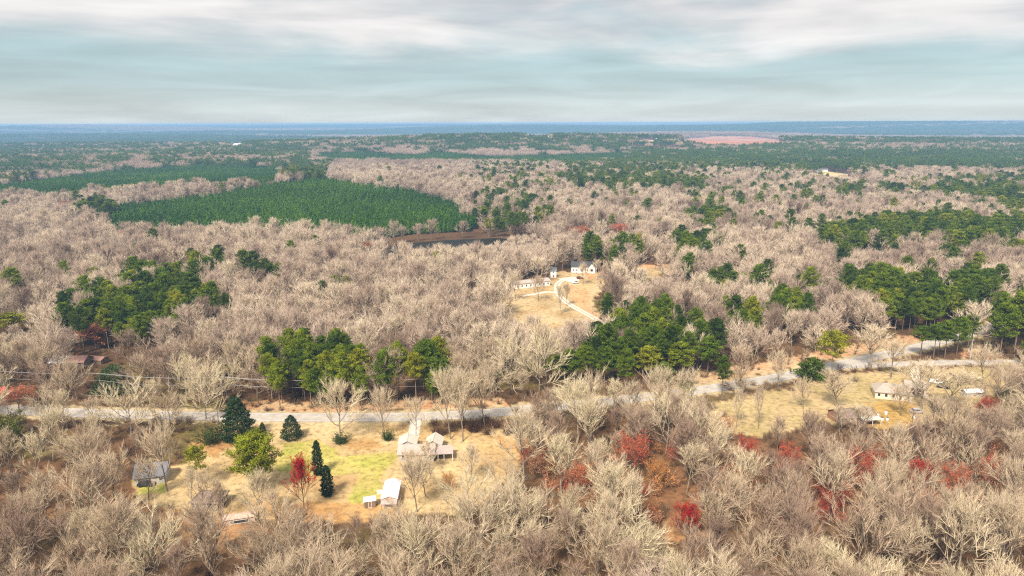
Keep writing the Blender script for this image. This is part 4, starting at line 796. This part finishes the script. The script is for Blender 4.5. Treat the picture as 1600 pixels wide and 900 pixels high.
for i in range(64):
    px, py = random.uniform(815, 1600), random.uniform(700, 815); x, y, z = G(px, py); o = obj('rusty_shrub', RUST[i % 3]); o.location = (x, y, z); o.rotation_euler = (0, 0, random.uniform(0, 6.28)); q = random.uniform(.7, 1.35); o.scale = (q, q, q*random.uniform(.9, 1.3)); o['tint'] = random.uniform(.5, .92)
    side = 'under the trees right of the lawn' if px < 1110 else 'under the trees below the field' if px < 1360 else 'under the trees around the pair of orange red ones'
    tag(o, 'low rusty brown shrub '+side, 'shrub', 'rusty shrubs '+side)
x, y, z = G(1336, 596); sp = shrub_parts(55, 2.4, 4, BARK, 40); o = obj('brush_pile', np_mesh('brush_pile', sp)); o.location = (x, y, z); o['tint'] = 0.0; tag(o, 'dark heap of cut brush lying in the field', 'brush pile')

# ------------------------------------------------------------------ woods
HX = np.array([h[0] for h in HEROES]); HY = np.array([h[1] for h in HEROES]); HR = np.array([h[2] for h in HEROES])
SIGHT += [(597, 628, 747, 783, 999), (570, 588, 776, 790, 999), (600, 750, 380, 389, 570), (446, 502, 716, 762, 999), (486, 520, 692, 768, 999), (1300, 1370, 622, 652, 999), (1365, 1445, 590, 624, 999), (1455, 1485, 590, 610, 999), (1505, 1530, 606, 620, 999), (622, 708, 680, 716, 999), (90, 165, 548, 568, 999), (1425, 1442, 636, 648, 999), (365, 392, 800, 812, 175)]
BLD = [(o.location.x, o.location.y) for o in bpy.data.objects if o.type == 'EMPTY' and o.get('category') in ('house', 'barn', 'shed', 'outbuilding', 'garage', 'carport', 'car', 'truck', 'shelter', 'trailer') and o.location.y < 900]
def grid(r0, r1, sp, jit=0.42, half=43.0):
    xs = np.arange(-r1*math.sin(R(half)), r1*math.sin(R(half)), sp); ys = np.arange(r0*0.6, r1, sp)
    X, Y = np.meshgrid(xs, ys); X = X.ravel()+rng.uniform(-jit, jit, X.size)*sp; Y = Y.ravel()+rng.uniform(-jit, jit, Y.size)*sp
    r = np.hypot(X, Y); k = (r >= r0) & (r < r1) & (np.abs(np.degrees(np.arctan2(X, Y))) < half)
    return X[k], Y[k]
def canopy_kind(X, Y, h=15.0):
    """0 bare, 1 pine, 2 plantation"""
    Z = terrain(X, Y)+h; px, py, _ = proj(np.stack([X, Y, Z], 1)); r = np.hypot(X, Y)
    jx = px+(vnoise(X, Y, 30, 2)-.5)*16; jy = py+(vnoise(X, Y, 30, 4)-.5)*np.clip(4000/r, 1.0, 8)
    p = np.full(len(X), 0.02)
    cl = vnoise(X, Y, 45, 91)
    for poly, q in PINE_PROB:
        k = inpoly(jx, jy, poly); c = cl if q < .35 else fbm(X*0.35, Y, 140 if q < 0.6 else 110, 31, 3)
        p = np.where(k, np.where(r > 1400, np.where(r > 4000, sstep(0.41, 0.50, fbm(X*0.22, Y, 900, 33, 3)+(q-0.5)*0.5), 0.55*sstep(0.9-q-0.06, 0.9-q+0.06, c*0.9+0.02)+0.45*q), q*np.where(c > 0.5, 1.7, 0.3)), p)
    p = np.where((r < 330), p*0.12, p)
    p = np.where(inany(jx, jy, PINE_SOLID), 0.9, p); p = np.where(inpoly(jx, jy, PINE_SOLID[4]), 0.74, p)
    p = np.where((py > 625), 0, p)
    kind = (rng.random(len(X)) < p).astype(int)
    pl = inpoly(px, py+0.5, PLANTA) | inpoly(px, py, PLANTB) | inpoly(px, py, PLANTC)
    kind[pl] = 2
    return kind, px, py
def blocked(X, Y, h, W=9.0):
    """where nothing may grow: open ground, the roads, and the sight lines to what the photo shows clear of trees"""
    Z = terrain(X, Y); r = np.hypot(X, Y); bx, by, bz = proj(np.stack([X, Y, Z], 1))
    k = inany(bx, by, POLY_OPEN_BASE) & ~(inany(bx, by, LAWN) & (by > 745) & (vnoise(X, Y, 7, 23) < .5)) & ~(inany(bx, by, CLEAR[:1]) & (bx < 868) & (by > 462) & (vnoise(X, Y, 9, 29) < .45))
    tx, ty = Y/r, -X/r
    for fz, fw in ((0.6, 0), (0.88, 0), (0.68, 0.36), (0.68, -0.36)):
        mx, my, _ = proj(np.stack([X+tx*W*fw, Y+ty*W*fw, Z+h*fz], 1))
        k |= inany(mx, my, OPEN)
        for (x0, x1, y0, y1, d) in SIGHT: k |= (bz < d) & (mx > x0) & (mx < x1) & (my > y0) & (my < y1)
    k |= inany(bx, by, BARE_EARTH) & (vnoise(X, Y, 13, 19) < 0.6)
    k |= dist_to(ROADC, X, Y) < 7.5; k |= dist_to(SIDEC, X, Y) < 5
    for (x, y, q) in HEROES: k |= np.hypot(X-x, Y-y) < max(2.5, q*0.75)
    for (x, y) in BLD: k |= np.hypot(X-x, Y-y) < 7.5
    return k
# trees out to 1500 m
X0, Y0 = grid(96, 205, 8.6); X1, Y1 = grid(205, 520, 8.9); X2, Y2 = grid(520, 1500, 9.8); X = np.concatenate([X0, X1, X2]); Y = np.concatenate([Y0, Y1, Y2])
kind, CX, CY = canopy_kind(X, Y)
EX, EY = grid(205, 900, 6.3); ez = terrain(EX, EY)+16; ex, ey, _ = proj(np.stack([EX, EY, ez], 1)); q = inany(ex+(vnoise(EX, EY, 18, 3)-.5)*34, ey+(vnoise(EX, EY, 22, 13)-.5)*16, PINE_SOLID); q &= ~inpoly(ex, ey, PINE_SOLID[4]) | (rng.random(len(EX)) < .8)
inside = inany(CX, CY, PINE_SOLID) & (np.hypot(X, Y) < 900); keep = ~((kind == 1) & inside) & ~((kind == 0) & inside & (rng.random(len(X)) < .3))
X, Y, kind, CX, CY = (np.concatenate([a[keep], b[q]]) for a, b in ((X, EX), (Y, EY), (kind, np.ones(len(EX), int)), (CX, ex), (CY, ey)))
hgt = np.where(kind == 1, 19.5*rng.uniform(0.78, 1.15, len(X)), 16*rng.uniform(0.62, 1.25, len(X)))
k = ~blocked(X, Y, hgt) & (kind != 2); X, Y, kind, hgt, CX, CY = X[k], Y[k], kind[k], hgt[k], CX[k], CY[k]
Z = terrain(X, Y); BX, BY, DZ = proj(np.stack([X, Y, Z], 1)); rr = np.hypot(X, Y)
seen = (CX > -30) & (CX < 1630) & (CY < 925) & (BY > 100)
tint = np.clip(0.15+0.95*fbm(X, Y, 55, 51, 3)+rng.normal(scale=0.24, size=len(X)), 0, 1)
tint = np.where((rr > 450), np.clip(tint*0.9, 0, 1), tint)
ptint = np.clip(0.38+0.5*(fbm(X, Y, 25, 61, 2)-0.4)+rng.normal(scale=0.26, size=len(X)), 0, 1)
rot = rng.uniform(0, 2*math.pi, len(X))
def region(px, py):
    if py > 745:
        if px < 330: return 'in the wood below the grey gabled house'
        if px < 560: return 'in the wood below the weathered shed and crimson tree'
        if px < 800: return 'in the wood below the white metal barn'
        if px < 1010: return 'in the wood below the right end of the lawn'
        if px < 1200: return 'in the wood around the deep crimson tree'
        if px < 1400: return 'in the wood below the large orange red tree'
        return 'in the wood below the pair of orange red trees'
    if py > 655:
        if px < 300: return 'between the left road stretch and the grey house'
        if px < 800: return 'on the edge of the lawn'
        if px < 1120: return 'in the belt between the road and salmon red tree'
        return 'around the brown roofed house'
    if px < 420: return 'beyond the road near the long old barn'
    if px < 860: return 'beyond the road around the two pine clumps'
    if px < 1120: return 'in the brush that hides the road'
    return 'near the road bend and lone pine'
def tone(t): return 'brownish' if t < .36 else 'tan' if t < .56 else 'pale'
ib = np.where((kind == 0) & seen)[0]; ib = ib[np.argsort(DZ[ib])][:290]
used = np.zeros(len(X), bool)
bare_pick = rng.integers(0, 8, len(X))
for i in ib:
    p = BARE[bare_pick[i]]; reg = region(BX[i], BY[i])
    lab = f'{tone(tint[i])} {STYLE_WORD[p[0]]} bare tree {reg}'
    s = hgt[i]/p[3]*rng.uniform(0.92, 1.08)
    plant('bare_tree', p, (X[i], Y[i], Z[i]), s, rot[i], tint[i], lab, 'tree', f'{tone(tint[i])} {STYLE_WORD[p[0]]} trees {reg}', s*rng.uniform(.9, 1.1)); used[i] = True
def pregion(px, py):
    for poly, nm in ((PINE_SOLID[0], 'in the left roadside pine clump'), (PINE_SOLID[1], 'in the smaller roadside pine clump'), (PINE_SOLID[2], 'in the dark pine clump high at left'), (PINE_SOLID[3], 'in the loose pine group left of the dark clump'), (PINE_SOLID[4], 'in the large central pine stand'), (PINE_SOLID[5], 'in the long pine belt at right'), (PINE_SOLID[6], 'in the pine group beside the side road'), (PINE_SOLID[7], 'in the pine stand at the right edge'), (PINE_SOLID[8], 'in the dark pine row beside the farm drive'), (PINE_SOLID[9], 'in the small pine group right of the central stand'), (PINE_SOLID[10], 'in the small pine group above the central stand'), (PINE_SOLID[11], 'in the small pine group left of the long belt'), (PINE_SOLID[12], 'in the far pine belt at right')):
        if inpoly(np.array([px]), np.array([py]), [(a+(a-sum(q[0] for q in poly)/len(poly))*.15, b+(b-sum(q[1] for q in poly)/len(poly))*.2) for a, b in poly])[0]: return nm
    return 'scattered among bare trees left of the farm' if px < 780 else 'scattered among bare trees right of the farm'
ip = np.where((kind == 1) & seen)[0]; ip = ip[np.argsort(DZ[ip])][:285]
pine_pick = rng.integers(0, 5, len(X))
for i in ip:
    p = PINES[pine_pick[i]]; reg = pregion(CX[i], CY[i]); tn = 'dark' if ptint[i] < .26 else 'green' if ptint[i] < .5 else 'yellow green'
    s = hgt[i]/p[3]*0.92
    plant('pine_tree', p, (X[i], Y[i], Z[i]), s, rot[i], ptint[i], f'tall {tn} pine {reg}', 'tree', f'{tn} pines {reg}', s*1.05); used[i] = True

LODB = []
for i, (st, H, W) in enumerate((('broad', 15, 15), ('vase', 17, 13), ('vase', 18, 12), ('broad', 16, 14), ('narrow', 19, 9), ('vase', 16, 12.5))):
    tp, cp = bare_meshes(140+i, H, W, st, 1.0, 1.15, TWIGFAR); LODB.append((proto_obj('bare_tree_form', tp+cp), H))
LODP = []
for i, (H, W, b) in enumerate(((21, 10, 0.40), (22, 11, 0.48), (20, 9.5, 0.36), (23, 10.5, 0.52))):
    tp, cp = pine_parts(340+i, H, W, b, 0.8, None, 0.0, 0.95); LODP.append((proto_obj('pine_tree_form', tp+cp), H))
def sc3(h, H, v=0.1): s = h/H; n = len(h); a = s*rng.uniform(1-v, 1+v, n); return np.stack([a, a, s], 1)
kb = np.where((kind == 0) & ~used)[0]; pk = rng.integers(0, len(LODB), len(kb))
scatter('bare_woods', np.stack([X[kb], Y[kb], Z[kb]], 1), rot[kb], sc3(hgt[kb]*1.06, np.array([LODB[q][1] for q in pk])), pk, tint[kb], [q[0] for q in LODB], 'leafless tan and pinkish woods beyond the road and the farm')
kp = np.where((kind == 1) & ~used)[0]; pk = rng.integers(0, len(LODP), len(kp))
scatter('pine_woods', np.stack([X[kp], Y[kp], Z[kp]], 1), rot[kp], sc3(hgt[kp], np.array([LODP[q][1] for q in pk])), pk, ptint[kp], [q[0] for q in LODP], 'dark pines scattered through the woods far behind')

# planted pines in rows
PL = []
for i in range(4):
    tp, cp = cone_parts(400+i, 10, 4.4, 420, PLANT, 1.0, 0.75, 0.1, 0.15); PL.append(proto_obj('planted_pine_form', tp+cp))
xs, ys = [], []
for (r0, r1, sp) in ((600, 1500, 3.9), (1500, 2400, 5.5), (2400, 3300, 9.0)):
    ax, ay = grid(r0, r1, sp, 0.17); kd, cx_, cy_ = canopy_kind(ax, ay, 10.0); q = kd == 2; xs.append(np.stack([ax[q], ay[q], np.full(q.sum(), sp/3.9)], 1))
PP = np.concatenate(xs); pz = terrain(PP[:, 0], PP[:, 1]); n = len(PP)
ps = rng.uniform(0.75, 1.2, n); wide = np.sqrt(PP[:, 2])
scatter('pine_plantation', np.column_stack([PP[:, :2], pz]), rng.uniform(0, 6.28, n), np.stack([ps*wide*1.05, ps*wide*1.05, ps], 1), rng.integers(0, 4, n), np.clip(0.42+0.9*(fbm(PP[:, 0], PP[:, 1], 90, 71, 3)-.45)+rng.normal(scale=.2, size=n), 0, 1), PL, 'dense dark green pine plantation covering the low hill')

# white snags standing in the marsh
SN = []
for i in range(4):
    tp, cp = bare_meshes(500+i, 7.5, 2.6, 'narrow', 0.3, 1.3, TWIGFAR); SN.append(proto_obj('snag_form', tp+cp))
ax, ay = grid(380, 700, 4.2); bx, by, _ = proj(np.stack([ax, ay, np.zeros(len(ax))], 1))
q = inpoly(bx, by, [(640, 408), (700, 399), (770, 393), (805, 384), (840, 382), (876, 396), (870, 420), (800, 436), (690, 432), (630, 412)]) & (rng.random(len(ax)) < .8); ax, ay = ax[q], ay[q]; n = len(ax)
scatter('marsh_snags', np.column_stack([ax, ay, np.zeros(n)]), rng.uniform(0, 6.28, n), np.tile(rng.uniform(.6, 1.15, n)[:, None], (1, 3)), rng.integers(0, 4, n), rng.uniform(.5, .95, n), SN, 'pale dead stems standing in the marsh around the pond')

# far woods, in clumps
def clump(seed, span, nt, kind):
    rs = np.random.default_rng(seed); Vs = []; Fs = []; off = 0; segs = []
    for i in range(nt):
        c = rs.uniform(-span/2, span/2, 2); H = rs.uniform(13, 19) if kind == 'bare' else rs.uniform(15, 22); W = rs.uniform(10, 15) if kind == 'bare' else rs.uniform(7, 10)
        m = 170 if kind == 'bare' else 150
        d = rs.normal(size=(m, 3)); d[:, 2] = np.abs(d[:, 2])*0.9-0.15; d /= np.linalg.norm(d, axis=1, keepdims=True); rad = rs.uniform(0.72, 1.0, (m, 1))
        p = d*rad*np.array((W/2, W/2, H*0.42))+np.array((c[0], c[1], H*0.56))
        v, f = leaf_tris(p, 1.5 if kind == 'bare' else 1.7, rs, 0.6, 0.3 if kind == 'bare' else 0.6, d*0.9)
        Vs.append(v); Fs.append(f+off); off += len(v); segs.append((c[0], c[1], -1, c[0], c[1], H*.6, .25, .15))
    tv, tf = prisms(segs, 3)
    return [(np.concatenate(Vs), np.concatenate(Fs), TWIGFAR if kind == 'bare' else NEEDLE), (tv, tf, BARK if kind == 'bare' else PBARK)]
def far(name_b, name_p, r0, r1, sp, nt, lb, lp):
    ax, ay = grid(r0, r1, sp, 0.35); kd, cx_, cy_ = canopy_kind(ax, ay, 12.0); az = terrain(ax, ay); bx, by, _ = proj(np.stack([ax, ay, az], 1))
    op = inany(bx, by, FARCLEAR+FARPALE+[REDFIELD])
    for nm, kk, lab in ((name_b, 0, lb), (name_p, 1, lp)):
        q = np.where((kd == kk) & ~op)[0]; n = len(q); pr = [proto_obj('clump_form', clump(600+kk*10+i+int(sp), sp*1.15, nt, ('bare', 'pine')[kk])) for i in range(3)]
        ti = np.clip((0.02+0.4*fbm(ax[q], ay[q], 260, 52, 3)) if kk == 0 else (0.22+0.35*(fbm(ax[q], ay[q], 200, 62, 3)-.4)), 0, 1)+rng.normal(scale=.07, size=n)
        scatter(nm, np.column_stack([ax[q], ay[q], az[q]]), rng.choice([0, 1.5708, 3.1416, 4.712], n), np.column_stack([np.ones(n), np.ones(n), rng.uniform(.85, 1.15, n)]), rng.integers(0, 3, n), np.clip(ti, 0, 1), pr, lab)
far('distant_bare_woods', 'distant_pine_woods', 1500, 4200, 24, 9, 'hazy leafless woods on the middle distance hills', 'hazy dark pine woods on the middle distance hills')
far('skyline_bare_woods', 'skyline_pine_woods', 4200, 10500, 62, 26, 'blue hazed leafless woods near the skyline', 'blue hazed pine woods near the skyline')

# undergrowth near the camera
UG = [proto_obj('brush_form', shrub_parts(700+i, h, w_, BRUSH, 22)) for i, (h, w_) in enumerate(((2.2, 2.6), (3.0, 2.4), (1.6, 2.6)))]
ax, ay = grid(100, 480, 4.2, 0.5); n0 = len(ax); az = terrain(ax, ay); bx, by, _ = proj(np.stack([ax, ay, az], 1))
op = inany(bx, by, LAWN+FIELD+CLEAR+[POND]) | (dist_to(ROADC, ax, ay) < 6.0) | (dist_to(SIDEC, ax, ay) < 4.5)
for (x, y) in BLD: op |= np.hypot(ax-x, ay-y) < 6.5
q = ~op & (rng.random(n0) < 0.75); ax, ay, az = ax[q], ay[q], az[q]; n = len(ax)
scatter('undergrowth', np.column_stack([ax, ay, az]), rng.uniform(0, 6.28, n), np.tile(rng.uniform(.6, 1.35, n)[:, None], (1, 3)), rng.integers(0, 3, n), np.clip(fbm(ax, ay, 22, 81, 3)+rng.normal(scale=.15, size=n)-.05, 0, 1), UG, 'brown leafless undergrowth between the trees and along the road')

# ------------------------------------------------------------------ haze
hm = bpy.data.materials.new('haze'); hm.use_nodes = True; ht = hm.node_tree; ht.nodes.clear()
ho = N(ht, 'ShaderNodeOutputMaterial'); hv = N(ht, 'ShaderNodeVolumePrincipled', inp={'Color': (0.34, 0.62, 1.0, 1), 'Density': HAZE_DENSITY, 'Anisotropy': 0.0}); L(ht, hv.outputs[0], ho.inputs['Volume'])
m = MB(); m.box(-17500, 17500, -17500, 17500, -16, 103.5); o = m.build('haze', hm); tag(o, 'thin blue haze over the distance', None, None, 'stuff')
